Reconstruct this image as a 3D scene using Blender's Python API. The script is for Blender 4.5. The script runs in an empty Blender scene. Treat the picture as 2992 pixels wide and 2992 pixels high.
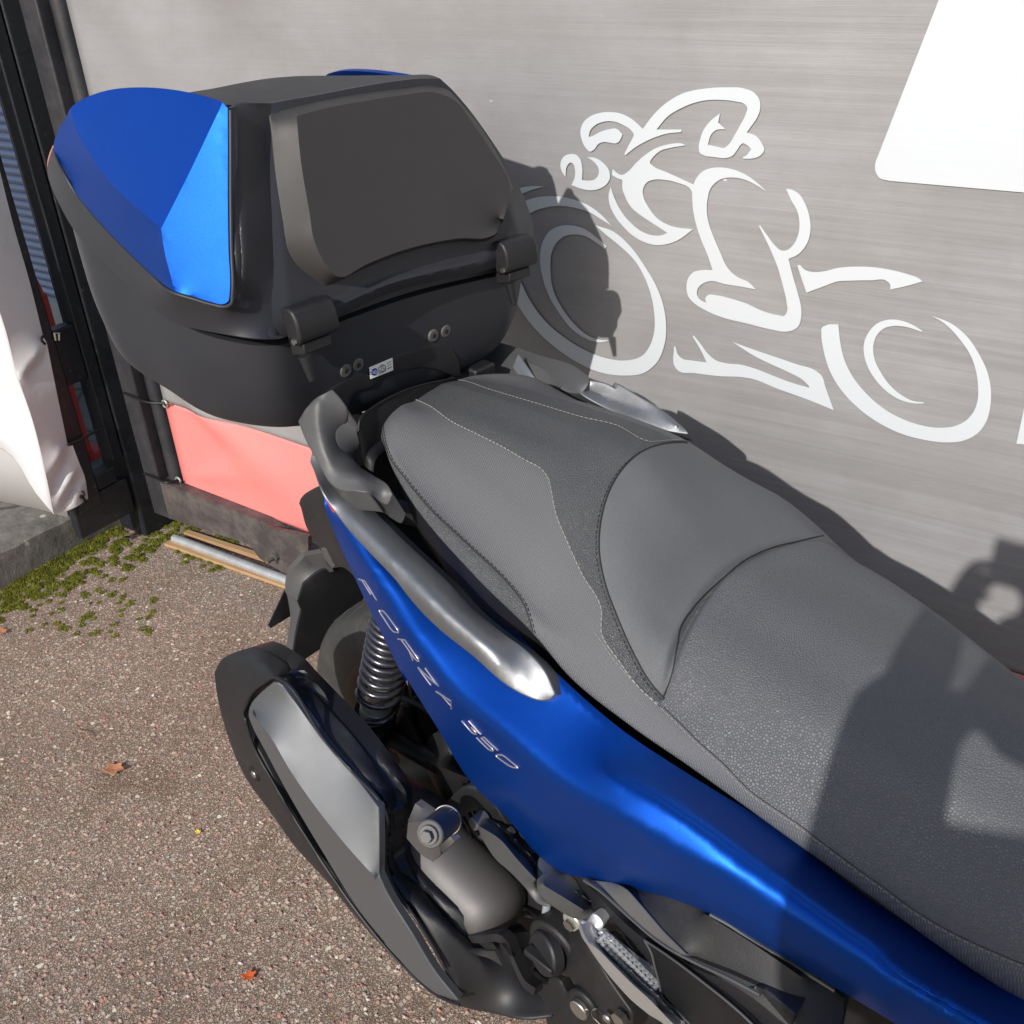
import bpy, bmesh, math, random
import numpy as np
from mathutils import Vector, Matrix
from mathutils.geometry import delaunay_2d_cdt
from mathutils.bvhtree import BVHTree
random.seed(7)
S = bpy.context.scene
COL = S.collection
R_ = math.radians

# ---------------------------------------------------------------- camera
FPX, CPX, CAMH = 3000.0, 1496.0, 1.5
_dn = np.array([295, 5058, 3000.]); _dn /= np.linalg.norm(_dn)
_lf = np.array([-4951, -1491, 3000.]); _lf -= _lf.dot(_dn)*_dn; _lf /= np.linalg.norm(_lf)
_X, _Z = -_lf, -_dn
_Y = np.cross(_Z, _X)
RW = np.array([_X, _Y, _Z])          # camera (x right, y down, z forward) -> world
CAMP = np.array([0, 0, CAMH])
cam = bpy.data.cameras.new('camera')
cam.sensor_width = 36; cam.sensor_fit = 'HORIZONTAL'
cam.lens = 36*FPX/2992; cam.clip_start = .02; cam.clip_end = 400
camo = bpy.data.objects.new('camera', cam); COL.objects.link(camo)
M3 = RW @ np.diag([1, -1, -1.])
camo.matrix_world = Matrix.Translation(Vector(CAMP)) @ Matrix(M3.tolist()).to_4x4()
S.camera = camo

# ---------------------------------------------------------------- light
SUN = Vector((-.095, 1, -.60)).normalized()       # the way the light travels
EXPOSURE = 0.1
w = bpy.data.worlds.new('World'); S.world = w; w.use_nodes = True
nt = w.node_tree; bg = nt.nodes['Background']
sky = nt.nodes.new('ShaderNodeTexSky'); sky.sky_type = 'NISHITA'; sky.sun_disc = False
sky.sun_elevation = math.asin(-SUN.z)
sky.sun_rotation = math.atan2(-SUN.x, -SUN.y)
sky.air_density = 1.2; sky.dust_density = 1.5
nt.links.new(sky.outputs[0], bg.inputs[0]); bg.inputs[1].default_value = .15
sl = bpy.data.lights.new('sun', 'SUN'); sl.energy = 4.2; sl.angle = R_(.6); sl.color = (1, .965, .915)
so = bpy.data.objects.new('sun', sl); COL.objects.link(so)
so.rotation_euler = SUN.to_track_quat('-Z', 'Y').to_euler()
S.view_settings.view_transform = 'Standard'; S.view_settings.look = 'None'
S.view_settings.exposure = EXPOSURE; S.view_settings.gamma = 1

# ---------------------------------------------------------------- measuring helpers
WALL = 1.432
HD = R_(-10)
O = np.array([-.85, .965, 0.])                     # scooter origin on the ground
F = np.array([math.cos(HD), math.sin(HD), 0.]); L = np.array([-math.sin(HD), math.cos(HD), 0.])
def ray(x, y): return RW @ np.array([x-CPX, y-CPX, FPX])
def aty(x, y, Y): d = ray(x, y); return CAMP + d*(Y/d[1])
def atz(x, y, z): d = ray(x, y); return CAMP + d*((z-CAMH)/d[2])
def atx(x, y, X): d = ray(x, y); return CAMP + d*(X/d[0])
def loc(p): q = np.array(p)-O; return np.array([q@F, q@L, q[2]])
def wor(p): return O + F*p[0] + L*p[1] + np.array([0, 0, p[2]])
def pv(x, y, v): d = ray(x, y); return loc(CAMP + d*((v-(CAMP-O)@L)/(d@L)))
def pu(x, y, u): d = ray(x, y); return loc(CAMP + d*((u-(CAMP-O)@F)/(d@F)))
def pw(x, y, z): return loc(atz(x, y, z))
KIND = dict(v=pv, u=pu, w=pw, y=aty, z=atz, x=atx)
def mp(x0, y0, k): return lambda *a: (x0+a[0]*k, y0+a[1]*k) + tuple(a[2:])
c1 = mp(0, 0, 1/1.932); c2 = mp(700, 0, 1/1.932); c3 = mp(0, 900, 1/1.932); c4 = mp(800, 900, 1/1.932)
mm = mp(600, 1850, .5952); nn = mp(1500, 1850, .7723); rr = mp(1450, 0, .7981); ss = mp(1700, 1300, .6687)
e1 = mp(1600, 200, .3623); e2 = mp(1950, 450, .4141); e3 = mp(1450, 500, .3623); e4 = mp(2350, 850, .3323)
g1 = mp(750, 1350, .3365); g2 = mp(900, 1800, .3623); g3 = mp(1150, 2250, .3842); g4 = mp(2300, 2500, .3582)
p1 = mp(1600, 2500, .3106); l1 = mp(0, 500, .5694)
def M(f, pts): return [f(*p) for p in pts]

# ---------------------------------------------------------------- object helpers
def setp(o, label=None, cat=None, group=None, kind=None):
    if label: o['label'] = label
    if cat: o['category'] = cat
    if group: o['group'] = group
    if kind: o['kind'] = kind
    return o
def empty(name, loc_, label, cat, group=None, rz=0):
    o = bpy.data.objects.new(name, None); COL.objects.link(o)
    o.location = loc_; o.rotation_euler = (0, 0, rz); o.empty_display_size = .1
    return setp(o, label, cat, group)
def mesh(name, V, Fc, mat, parent=None, off=None, smooth=40, label=None):
    V = np.asarray(V, float)
    if off is not None: V = V - np.asarray(off)
    me = bpy.data.meshes.new(name)
    me.from_pydata([tuple(p) for p in V.tolist()], [], [tuple(int(i) for i in f) for f in Fc]); me.update()
    bm = bmesh.new(); bm.from_mesh(me)
    bmesh.ops.recalc_face_normals(bm, faces=bm.faces); bm.to_mesh(me); bm.free()
    if smooth is not None:
        me.shade_smooth(); me.set_sharp_from_angle(angle=R_(smooth))
    mats = mat if isinstance(mat, (list, tuple)) else [mat]
    for x in mats: me.materials.append(x)
    o = bpy.data.objects.new(name, me); COL.objects.link(o)
    if parent: o.parent = parent
    if label: o['label'] = label
    return o
def bevel(o, wd, seg=2, ang=35):
    b = o.modifiers.new('bevel', 'BEVEL'); b.width = wd; b.segments = seg; b.limit_method = 'ANGLE'; b.angle_limit = R_(ang)
    b.harden_normals = False; return o
def cr(P, n=8, closed=False):
    """Catmull-Rom through points (any dimension); returns array"""
    P = np.asarray(P, float); m_ = len(P)
    if m_ < 3 and not closed:
        t = np.linspace(0, 1, n+1)[:, None]; return P[0]*(1-t)+P[-1]*t
    out = []
    k = m_ if closed else m_-1
    for i in range(k):
        if closed: a, b, c, d = P[i-1], P[i], P[(i+1) % m_], P[(i+2) % m_]
        else:
            b, c = P[i], P[i+1]
            a = P[i-1] if i > 0 else 2*b-c
            d = P[i+2] if i+2 < m_ else 2*c-b
        # centripetal-ish tangents scaled by segment length
        lb = np.linalg.norm(c-b)+1e-9; la = np.linalg.norm(b-a)+1e-9; lc = np.linalg.norm(d-c)+1e-9
        m1 = ((c-b)/lb*la + (b-a)/la*lb)/(la+lb)*lb
        m2 = ((d-c)/lc*lb + (c-b)/lb*lc)/(lb+lc)*lb
        for j in range(n):
            t = j/n
            out.append((2*t**3-3*t**2+1)*b + (t**3-2*t**2+t)*m1 + (-2*t**3+3*t**2)*c + (t**3-t**2)*m2)
    if not closed: out.append(P[-1])
    return np.array(out)
def closed_curve(pts, dim=2, n=5):
    """pts with len dim (smooth) or dim+1 (corner)"""
    P = [np.array(p[:dim], float) for p in pts]; K = [i for i, p in enumerate(pts) if len(p) > dim]
    if not K: return cr(P, n, True)
    out = []
    N = len(P)
    for a, b in zip(K, K[1:]+[K[0]+N]):
        seg = [P[i % N] for i in range(a, b+1)]
        if len(seg) == 2: out.append(seg[0])
        else: out.extend(list(cr(seg, n))[:-1])
    return np.array(out)
def resample(P, step, closed=False):
    P = np.asarray(P, float)
    if closed: P = np.vstack([P, P[:1]])
    d = np.r_[0, np.cumsum(np.linalg.norm(np.diff(P[:, :2], axis=0), axis=1))]
    n = max(2, int(round(d[-1]/step)))
    # keep strong corners: split where angle is sharp
    t = np.linspace(0, d[-1], n+1)
    keep = []
    for i in range(1, len(P)-1):
        a = P[i, :2]-P[i-1, :2]; b = P[i+1, :2]-P[i, :2]
        na, nb = np.linalg.norm(a), np.linalg.norm(b)
        if na > 0 and nb > 0 and a@b/(na*nb) < .8: keep.append(d[i])
    for k in keep: t[np.argmin(abs(t-k))] = k
    t = np.unique(t)
    Q = np.array([np.interp(t, d, P[:, k]) for k in range(P.shape[1])]).T
    return Q[:-1] if closed else Q
def inpoly(pts, poly):
    x, y = pts[:, 0], pts[:, 1]; c = np.zeros(len(pts), bool)
    xj, yj = poly[-1]
    for xi, yi in poly:
        if yi != yj:
            c ^= ((yi > y) != (yj > y)) & (x < (xj-xi)*(y-yi)/(yj-yi)+xi)
        xj, yj = xi, yi
    return c
BV = {}
def patch(name, outline, lines=(), kind='v', mat=None, parent=None, step=14, ext=(0, .02, 0), soft=0, bulge=0,
          bev=0, label=None, off=None, n=5, smooth=40, holes=(), xform=None):
    """sheet with real thickness: outline and crease lines measured as (x, y, depth)"""
    ol = resample(closed_curve(outline, 3, n), step, True)
    V2, val, E = [], [], []
    for p in ol: V2.append(p[:2]); val.append(p[2])
    no = len(ol); E += [(i, (i+1) % no) for i in range(no)]
    fixed = []
    hl = []
    for h in holes:
        hp = resample(closed_curve(h, 3, n), step, True); b = len(V2)
        for p in hp: V2.append(p[:2]); val.append(p[2])
        E += [(b+i, b+(i+1) % len(hp)) for i in range(len(hp))]; hl.append(hp)
    for ln in lines:
        q = resample(cr([np.array(p[:3], float) for p in ln], 6), step); b = len(V2)
        for p in q: V2.append(p[:2]); val.append(p[2])
        E += [(b+i, b+i+1) for i in range(len(q)-1)]
    allc = np.array(V2)
    x0, y0 = ol[:, :2].min(0); x1, y1 = ol[:, :2].max(0)
    gx, gy = np.meshgrid(np.arange(x0, x1, step), np.arange(y0, y1, step*.87))
    gx = gx + (np.arange(gx.shape[0]) % 2)[:, None]*step*.5
    G = np.c_[gx.ravel(), gy.ravel()]
    G = G[inpoly(G, ol[:, :2])]
    for hp in hl: G = G[~inpoly(G, hp[:, :2])]
    if len(G):
        keep = np.ones(len(G), bool)
        for s0 in range(0, len(G), 500):
            dd = np.linalg.norm(G[s0:s0+500, None]-allc[None], axis=2).min(1); keep[s0:s0+500] = dd > step*.55
        G = G[keep]
    for p in G: V2.append(p); val.append(None)
    r = delaunay_2d_cdt([Vector((float(a[0]), float(a[1]))) for a in V2], E, [], 0, 1e-4)
    vs, es, fs, ov = r[0], r[1], r[2], r[3]
    P2 = np.array([tuple(v) for v in vs]); nv = len(P2)
    cen = np.array([P2[list(f)].mean(0) for f in fs])
    ok = inpoly(cen, ol[:, :2])
    for hp in hl: ok &= ~inpoly(cen, hp[:, :2])
    fs = [tuple(f) for f, k in zip(fs, ok) if k]
    D = np.full(nv, np.nan); bnd = np.zeros(nv, bool)
    for i, o_ in enumerate(ov):
        ks = [k for k in o_ if k < len(val) and val[k] is not None]
        if ks: D[i] = val[ks[0]]; bnd[i] = ks[0] < no
    nb = [set() for _ in range(nv)]
    for f in fs:
        for i in range(len(f)):
            a, b = f[i], f[(i+1) % len(f)]; nb[a].add(b); nb[b].add(a)
    used = sorted({i for f in fs for i in f})
    W = [dict() for _ in range(nv)]
    for f in fs:
        for a, b, c in ((f[0], f[1], f[2]), (f[1], f[2], f[0]), (f[2], f[0], f[1])):
            p_, q_ = P2[a]-P2[c], P2[b]-P2[c]; ct = max(.02, (p_@q_)/(abs(p_[0]*q_[1]-p_[1]*q_[0])+1e-9))
            W[a][b] = W[a].get(b, 0)+ct; W[b][a] = W[b].get(a, 0)+ct
    unk = [i for i in used if np.isnan(D[i])]
    if unk:
        ix = {u: k for k, u in enumerate(unk)}
        A = np.zeros((len(unk), len(unk))); B = np.zeros(len(unk))
        for u in unk:
            k = ix[u]; A[k, k] = sum(W[u].values()); B[k] = -bulge*A[k, k]
            for q, w_ in W[u].items():
                if q in ix: A[k, ix[q]] -= w_
                else: B[k] += w_*D[q]
        D[unk] = np.linalg.solve(A, B)
    for _ in range(soft):
        D2 = D.copy()
        for i in used:
            if not bnd[i]: D2[i] = .4*D[i] + .6*sum(w_*D[q] for q, w_ in W[i].items())/sum(W[i].values())
        D = D2
    fn = KIND[kind]
    re = {u: k for k, u in enumerate(used)}
    V = np.array([fn(P2[i][0], P2[i][1], D[i]) for i in used])
    if xform is not None: V = xform(V)
    fs = [tuple(re[i] for i in f) for f in fs]
    BV[name] = BVHTree.FromPolygons([tuple(v) for v in V], fs)
    nV = len(V); cnt = {}
    for f in fs:
        for i in range(len(f)):
            a, b = f[i], f[(i+1) % len(f)]; cnt[(a, b)] = 1
    rim = [e for e in cnt if (e[1], e[0]) not in cnt]
    Fa = list(fs)
    if ext is not None:
        ext = np.array(ext, float)
        if bev:
            N3 = np.zeros_like(V)
            for f in fs:
                nn3 = np.cross(V[f[1]]-V[f[0]], V[f[2]]-V[f[0]])
                for i in f: N3[i] += nn3
            N3 /= np.linalg.norm(N3, axis=1)[:, None]+1e-12
            if (N3*ext).sum() > 0: N3 = -N3
            outd = np.zeros_like(V); third = {}
            for f in fs:
                for a, b, c in ((f[0], f[1], f[2]), (f[1], f[2], f[0]), (f[2], f[0], f[1])): third[(a, b)] = c
            for a, b in rim:
                e_ = V[b]-V[a]; e_ /= np.linalg.norm(e_)+1e-12; m_ = N3[a]+N3[b]; m_ /= np.linalg.norm(m_)+1e-12; o_ = np.cross(e_, m_)
                if o_@(V[third[(a, b)]]-V[a]) > 0: o_ = -o_
                outd[a] += o_; outd[b] += o_
            rv3 = sorted({i for e in rim for i in e}); ri = {v: k for k, v in enumerate(rv3)}
            outd /= np.linalg.norm(outd, axis=1)[:, None]+1e-12
            cur = {v: v for v in rv3}; V_ = [V]; base = nV
            for so_, sn in ((.5, .13), (.87, .5), (1, 1)):
                V_.append(V[rv3]+outd[rv3]*bev*so_-N3[rv3]*bev*sn); nx_ = {v: base+ri[v] for v in rv3}
                Fa += [(cur[a], nx_[a], nx_[b], cur[b]) for a, b in rim]; cur = nx_; base += len(rv3)
            V_.append(V+ext-N3*bev); V2_ = np.vstack(V_)
            Fa += [tuple(i+base for i in reversed(f)) for f in fs]
            Fa += [(cur[a], a+base, b+base, cur[b]) for a, b in rim]
            V = V2_
        else:
            V = np.vstack([V, V+ext])
            Fa += [tuple(i+nV for i in reversed(f)) for f in fs]
            Fa += [(a, a+nV, b+nV, b) for a, b in rim]
    o = mesh(name, V, Fa, mat, parent, off, smooth, label)
    return o
def tube(path, rad, seg=10, closed=False, sq=None):
    P = np.asarray(path, float); n = len(P)
    rad = np.full(n, rad) if np.isscalar(rad) else np.asarray(rad, float)
    V, Fc = [], []
    T = np.gradient(P, axis=0) if not closed else np.roll(P, -1, 0)-np.roll(P, 1, 0)
    T /= np.linalg.norm(T, axis=1)[:, None]+1e-12
    u = np.cross(T[0], [0, 0, 1.]);
    if np.linalg.norm(u) < .1: u = np.cross(T[0], [1., 0, 0])
    u /= np.linalg.norm(u)
    for i in range(n):
        u = u - T[i]*(u@T[i]); u /= np.linalg.norm(u)+1e-12; v = np.cross(T[i], u)
        for k in range(seg):
            a = 2*math.pi*k/seg; V.append(P[i]+rad[i]*(math.cos(a)*u+math.sin(a)*v))
    for i in range(n if closed else n-1):
        j = (i+1) % n
        for k in range(seg):
            l = (k+1) % seg; Fc.append((i*seg+k, i*seg+l, j*seg+l, j*seg+k))
    if not closed:
        Fc.append(tuple(range(seg-1, -1, -1))); Fc.append(tuple((n-1)*seg+k for k in range(seg)))
    return V, Fc
class MB:
    def __init__(s): s.V = []; s.F = []
    def add(s, V, Fc):
        b = len(s.V); s.V += [np.array(v, float) for v in V]; s.F += [tuple(i+b for i in f) for f in Fc]; return s
    def tube(s, *a, **k): return s.add(*tube(*a, **k))
    def box(s, a, b, rz=0, c=None):
        x0, y0, z0 = a; x1, y1, z1 = b
        V = np.array([(x, y, z) for z in (z0, z1) for y in (y0, y1) for x in (x0, x1)], float)
        if rz:
            c = np.array(c if c is not None else (V.mean(0))); q = V-c; cs, sn = math.cos(rz), math.sin(rz)
            V = np.c_[q[:, 0]*cs-q[:, 1]*sn, q[:, 0]*sn+q[:, 1]*cs, q[:, 2]]+c
        return s.add(V, [(0, 2, 3, 1), (4, 5, 7, 6), (0, 1, 5, 4), (2, 6, 7, 3), (0, 4, 6, 2), (1, 3, 7, 5)])
    def hexa(s, bot, top):
        n = len(bot); return s.add(list(bot)+list(top), [tuple(range(n-1, -1, -1)), tuple(range(n, 2*n))]+[(i, (i+1) % n, n+(i+1) % n, n+i) for i in range(n)])
    def build(s, name, mat, parent=None, off=None, smooth=40, bev=0, label=None):
        o = mesh(name, np.array(s.V), s.F, mat, parent, off, smooth, label)
        if bev: bevel(o, bev)
        return o
def cyl(a, b, r0, r1=None, seg=20):
    return tube([a, b], [r0, r0 if r1 is None else r1], seg)
def solidify(o, t, off=-1):
    m_ = o.modifiers.new('thickness', 'SOLIDIFY'); m_.thickness = t; m_.offset = off; return o

# ---------------------------------------------------------------- materials
def mat(name, col, rough=.5, metal=0., spec=.5, fn=None, coat=0, coat_r=.1):
    m_ = bpy.data.materials.new(name); m_.use_nodes = True; t = m_.node_tree; b = t.nodes['Principled BSDF']
    b.inputs['Base Color'].default_value = (*col, 1); b.inputs['Roughness'].default_value = rough
    b.inputs['Metallic'].default_value = metal; b.inputs['Specular IOR Level'].default_value = spec
    b.inputs['Coat Weight'].default_value = coat; b.inputs['Coat Roughness'].default_value = coat_r
    if fn: fn(NT(t, b))
    return m_
class NT:
    def __init__(s, t, b): s.t = t; s.b = b; s.tc = None
    def node(s, ty, **k):
        n_ = s.t.nodes.new(ty)
        for a, v in k.items():
            if a.startswith('_'): setattr(n_, a[1:], v)
            else:
                key = a.replace('__', ' ')
                n_.inputs[int(key[1:]) if key[0] == 'i' and key[1:].isdigit() else key].default_value = v
        return n_
    def link(s, a, b): s.t.links.new(a, b)
    def co(s, scale=(1, 1, 1), rot=(0, 0, 0)):
        if s.tc is None: s.tc = s.node('ShaderNodeTexCoord')
        mp_ = s.node('ShaderNodeMapping'); mp_.inputs['Scale'].default_value = scale; mp_.inputs['Rotation'].default_value = rot
        s.link(s.tc.outputs['Object'], mp_.inputs[0]); return mp_.outputs[0]
    def noise(s, scale, detail=4, rough=.55, co=None, out='Fac'):
        n_ = s.node('ShaderNodeTexNoise', Scale=scale, Detail=detail, Roughness=rough); s.link(co or s.co(), n_.inputs['Vector']); return n_.outputs[out]
    def voro(s, scale, feature='F1', co=None, out='Distance', rnd=1.):
        n_ = s.node('ShaderNodeTexVoronoi', Scale=scale, Randomness=rnd); n_.feature = feature; s.link(co or s.co(), n_.inputs['Vector']); return n_.outputs[out]
    def ramp(s, fac, stops):
        n_ = s.node('ShaderNodeValToRGB'); e = n_.color_ramp.elements
        while len(e) < len(stops): e.new(.5)
        for el, (p, c) in zip(e, stops): el.position = p; el.color = (*c, 1) if len(c) == 3 else c
        s.link(fac, n_.inputs[0]); return n_.outputs[0]
    def mix(s, fac, a, b, blend='MIX'):
        n_ = s.node('ShaderNodeMix', _data_type='RGBA', _blend_type=blend)
        for x, idx in ((fac, 0), (a, 6), (b, 7)):
            if isinstance(x, (int, float)): n_.inputs[idx].default_value = x
            elif isinstance(x, tuple): n_.inputs[idx].default_value = (*x, 1)
            else: s.link(x, n_.inputs[idx])
        return n_.outputs[2]
    def math(s, op, a, b=None, clamp=False):
        n_ = s.node('ShaderNodeMath', _operation=op, _use_clamp=clamp)
        for x, i in ((a, 0), (b, 1)):
            if x is None: continue
            if isinstance(x, (int, float)): n_.inputs[i].default_value = x
            else: s.link(x, n_.inputs[i])
        return n_.outputs[0]
    def bump(s, h, strength=.3, dist=.001):
        n_ = s.node('ShaderNodeBump', Strength=strength, Distance=dist); s.link(h, n_.inputs['Height'])
        if s.b.inputs['Normal'].is_linked: s.link(s.b.inputs['Normal'].links[0].from_socket, n_.inputs['Normal'])
        s.link(n_.outputs[0], s.b.inputs['Normal']); return n_
    def col(s, x): s.link(x, s.b.inputs['Base Color'])
    def rough(s, x): s.link(x, s.b.inputs['Roughness'])
def dusty(amount=.25, dust=(.25, .23, .21), base=None, bs=900, bst=.12, rlo=.42, rhi=.6):
    def fn(n):
        d = n.noise(9, 6, .7); f = n.math('MULTIPLY', n.math('SUBTRACT', d, .45, True), amount*2)
        sp = n.ramp(n.noise(260, 2, .5), [(.69, (0, 0, 0)), (.74, (1, 1, 1))])
        f2 = n.math('ADD', f, n.math('MULTIPLY', sp, amount*.6), True)
        n.col(n.mix(f2, base, dust))
        n.rough(n.math('ADD', n.math('MULTIPLY', n.noise(25, 4), rhi-rlo), rlo))
        if bst: n.bump(n.noise(bs, 2), bst, .0006)
    return fn
BLK = (.011, .011, .013)
M_blk = mat('satin_black_plastic', BLK, .45, spec=.4, fn=dusty(.05, base=BLK))
M_case = mat('case_plastic', (.02, .02, .022), .48, spec=.38, fn=dusty(.02, base=(.024, .025, .031), bs=1500, bst=.08, rlo=.4, rhi=.52))
M_pad = mat('backrest_rubber', (.03, .029, .029), .6, spec=.4, fn=dusty(.03, base=(.038, .036, .036), bs=2200, bst=.15, rlo=.5, rhi=.62))
M_dull = mat('dull_black', (.008, .008, .009), .65, spec=.25, fn=dusty(.05, base=(.008, .008, .009)))
M_engine = mat('grimy_engine_black', (.03, .028, .026), .6, spec=.3, fn=dusty(.2, (.13, .11, .10), base=(.013, .013, .014)))
def f_blue(n):
    fl = n.noise(2600, 1, .5)
    n.col(n.mix(n.ramp(fl, [(.35, (0, 0, 0)), (.7, (1, 1, 1))]), (.001, .042, .29), (.002, .085, .50)))
    n.rough(n.math('ADD', n.math('MULTIPLY', n.noise(14, 4), 0.08), .40))
    n.bump(fl, .04, .0003)
M_blue = mat('satin_metallic_blue', (.003, .08, .45), .36, .82, fn=f_blue)
def f_silver(n):
    n.col(n.mix(n.noise(1500, 2), (.085, .089, .096), (.125, .13, .138)))
    n.rough(n.math('ADD', n.math('MULTIPLY', n.noise(30, 4), 0.1), .50)); n.bump(n.noise(1800, 1), .08, .0004)
M_insert = mat('satin_graphite_metal', (.2, .2, .22), .4, .5, fn=f_silver)
def f_rail(n):
    n.col(n.mix(n.noise(1700, 2), (.15, .155, .165), (.24, .245, .26))); n.rough(n.math('ADD', n.math('MULTIPLY', n.noise(40, 4), 0.1), .43)); n.bump(n.noise(1200, 1), .06, .0004)
M_rail = mat('silver_paint', (.4, .4, .42), .32, .8, fn=f_rail)
M_rcov = mat('rail_cover_plastic', (.045, .045, .047), .55, fn=dusty(.08, base=(.055, .055, .058), bs=1000, bst=.25))
M_alloy = mat('bare_alloy', (.5, .5, .5), .5, .8, fn=lambda n: (n.bump(n.noise(300, 3), .15, .0005)))
M_chrome = mat('bolt_steel', (.5, .48, .45), .3, .95, fn=lambda n: n.bump(n.noise(400, 3), .3, .0005))
M_spring = mat('dark_spring_steel', (.09, .09, .11), .25, .8)
M_alub = mat('shock_body_alloy', (.42, .42, .38), .4, .6)
M_rub = mat('tyre_rubber', (.035, .034, .032), .8, fn=dusty(.5, (.14, .12, .10), base=(.028, .028, .028), bs=300, bst=.4, rlo=.7, rhi=.9))
M_cyl = mat('silencer_paint', (.09, .085, .085), .5, .3, fn=dusty(.2, (.2, .18, .17), base=(.085, .08, .08)))
M_cast = mat('rough_casting', (.12, .115, .11), .6, .4, fn=lambda n: (n.bump(n.noise(500, 3), .5, .001)))
M_armg = mat('grey_satin_guard', (.075, .077, .08), .42, .2, fn=dusty(.1, base=(.07, .072, .075), bs=1200))
M_red = mat('red_lens', (.5, .02, .015), .15, coat=.5)
def f_seat(scale, st, base, flat=.0):
    def fn(n):
        d = n.voro(scale, 'DISTANCE_TO_EDGE'); h = n.ramp(d, [(0, (0, 0, 0)), (.22, (1, 1, 1))])
        n.bump(h, st, .0009); n.bump(n.noise(60, 3), .06, .004)
        du = n.ramp(n.noise(6, 5, .7), [(.4, (0, 0, 0)), (.75, (1, 1, 1))])
        cc = n.mix(h, tuple(c*.74 for c in base), base)
        n.col(n.mix(n.math('MULTIPLY', du, .18), cc, (.16, .155, .15)))
        n.rough(n.math('ADD', n.math('MULTIPLY', n.noise(8, 3), .12), .5))
    return fn
M_leather = mat('grained_vinyl', (.06, .06, .062), .55, fn=f_seat(360, .65, (.098, .101, .110)))
M_leather2 = mat('fine_grained_vinyl', (.06, .06, .062), .55, fn=f_seat(800, .3, (.104, .107, .115)))
M_coarse = mat('hide_grain_vinyl', (.05, .05, .052), .5, fn=f_seat(520, .8, (.078, .081, .088)))
def f_weave(n):
    wv = n.node('ShaderNodeTexWave', Scale=165.); wv.bands_direction = 'X'; n.link(n.co(rot=(0, 0, .6)), wv.inputs[0])
    w2 = n.node('ShaderNodeTexWave', Scale=165.); w2.bands_direction = 'Y'; n.link(n.co(rot=(0, .3, .6)), w2.inputs[0])
    h = n.math('MULTIPLY', wv.outputs['Fac'], w2.outputs['Fac'])
    n.bump(h, .8, .0008)
    n.col(n.mix(h, (.078, .079, .085), (.160, .162, .172)))
M_weave = mat('woven_seat_side', (.07, .07, .07), .6, fn=f_weave)
M_thread = mat('seat_thread', (.21, .205, .19), .7)
M_thread_d = mat('seam_cord', (.012, .012, .012), .7)
M_letter = mat('badge_metal', (.42, .38, .38), .35, .7)
M_sticker = mat('sticker_white', (.72, .72, .70), .4)
M_ink = mat('sticker_ink', (.03, .03, .03), .5)
M_inkb = mat('sticker_blue', (.01, .06, .42), .5)

# ================================================================ the setting
def f_asph(n):
    wn = n.noise(230, 3, .6, out='Color'); vm = n.node('ShaderNodeVectorMath', _operation='SCALE'); vm.inputs[3].default_value = .0075
    v0 = n.node('ShaderNodeVectorMath', _operation='SUBTRACT'); n.link(wn, v0.inputs[0]); v0.inputs[1].default_value = (.5, .5, .5); n.link(v0.outputs[0], vm.inputs[0])
    va = n.node('ShaderNodeVectorMath', _operation='ADD'); n.link(n.co(), va.inputs[0]); n.link(vm.outputs[0], va.inputs[1]); wc = va.outputs[0]
    ca = n.voro(225, 'F1', co=wc, out='Color')
    edge = n.voro(225, 'DISTANCE_TO_EDGE', co=wc)
    cb = n.voro(125, 'F1', co=wc, out='Color'); edgeb = n.voro(125, 'DISTANCE_TO_EDGE', co=wc)
    sep = n.node('ShaderNodeSeparateColor'); n.link(ca, sep.inputs[0])
    sepb = n.node('ShaderNodeSeparateColor'); n.link(cb, sepb.inputs[0])
    st = [(0, (.24, .175, .15)), (.25, (.28, .215, .185)), (.5, (.32, .255, .22)), (.68, (.27, .25, .23)), (.80, (.38, .31, .265)), (.90, (.33, .20, .165)), (.955, (.40, .375, .33)), (1, (.54, .50, .44))]
    col = n.ramp(sep.outputs[0], st)
    colb = n.ramp(sepb.outputs[0], st)
    isbig = n.ramp(sepb.outputs[1], [(.66, (0, 0, 0)), (.68, (1, 1, 1))])
    gap = n.ramp(edge, [(0, (0, 0, 0)), (.16, (1, 1, 1))]); gapb = n.ramp(edgeb, [(0, (0, 0, 0)), (.12, (1, 1, 1))])
    c = n.mix(isbig, n.mix(gap, (.20, .155, .13), col), n.mix(gapb, (.20, .155, .13), colb))
    pat = n.ramp(n.noise(2.2, 4, .6), [(.3, (1.18, 1.10, .98)), (.5, (1.38, 1.32, 1.20)), (.7, (1.50, 1.45, 1.34))])
    c = n.mix(1.0, c, pat, 'MULTIPLY')
    st2 = n.ramp(n.noise(5.5, 7, .75), [(.52, (1, 1, 1)), (.64, (.72, .69, .62))]); c = n.mix(.8, c, st2, 'MULTIPLY')
    mo = n.ramp(n.noise(7, 5, .7), [(.60, (0, 0, 0)), (.72, (1, 1, 1))])
    c = n.mix(n.math('MULTIPLY', mo, n.math('MULTIPLY', n.math('SUBTRACT', 1.0, gap), .7)), c, (.11, .12, .02))
    n.col(c)
    hh = n.mix(isbig, gap, gapb)
    n.bump(hh, .9, .004); n.bump(sep.outputs[1], .5, .003); n.bump(n.noise(700, 3), .4, .001)
M_asph = mat('red_brown_asphalt', (.2, .16, .14), .85, spec=.3, fn=f_asph)
def f_pave(n):
    c = n.noise(14, 6, .7); k = n.voro(2.2, 'DISTANCE_TO_EDGE'); j = n.ramp(k, [(0, (.3, .3, .3)), (.03, (1, 1, 1))])
    n.col(n.mix(1.0, n.ramp(c, [(.3, (.11, .10, .09)), (.7, (.22, .20, .17))]), j, 'MULTIPLY')); n.bump(c, .5, .01)
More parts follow.
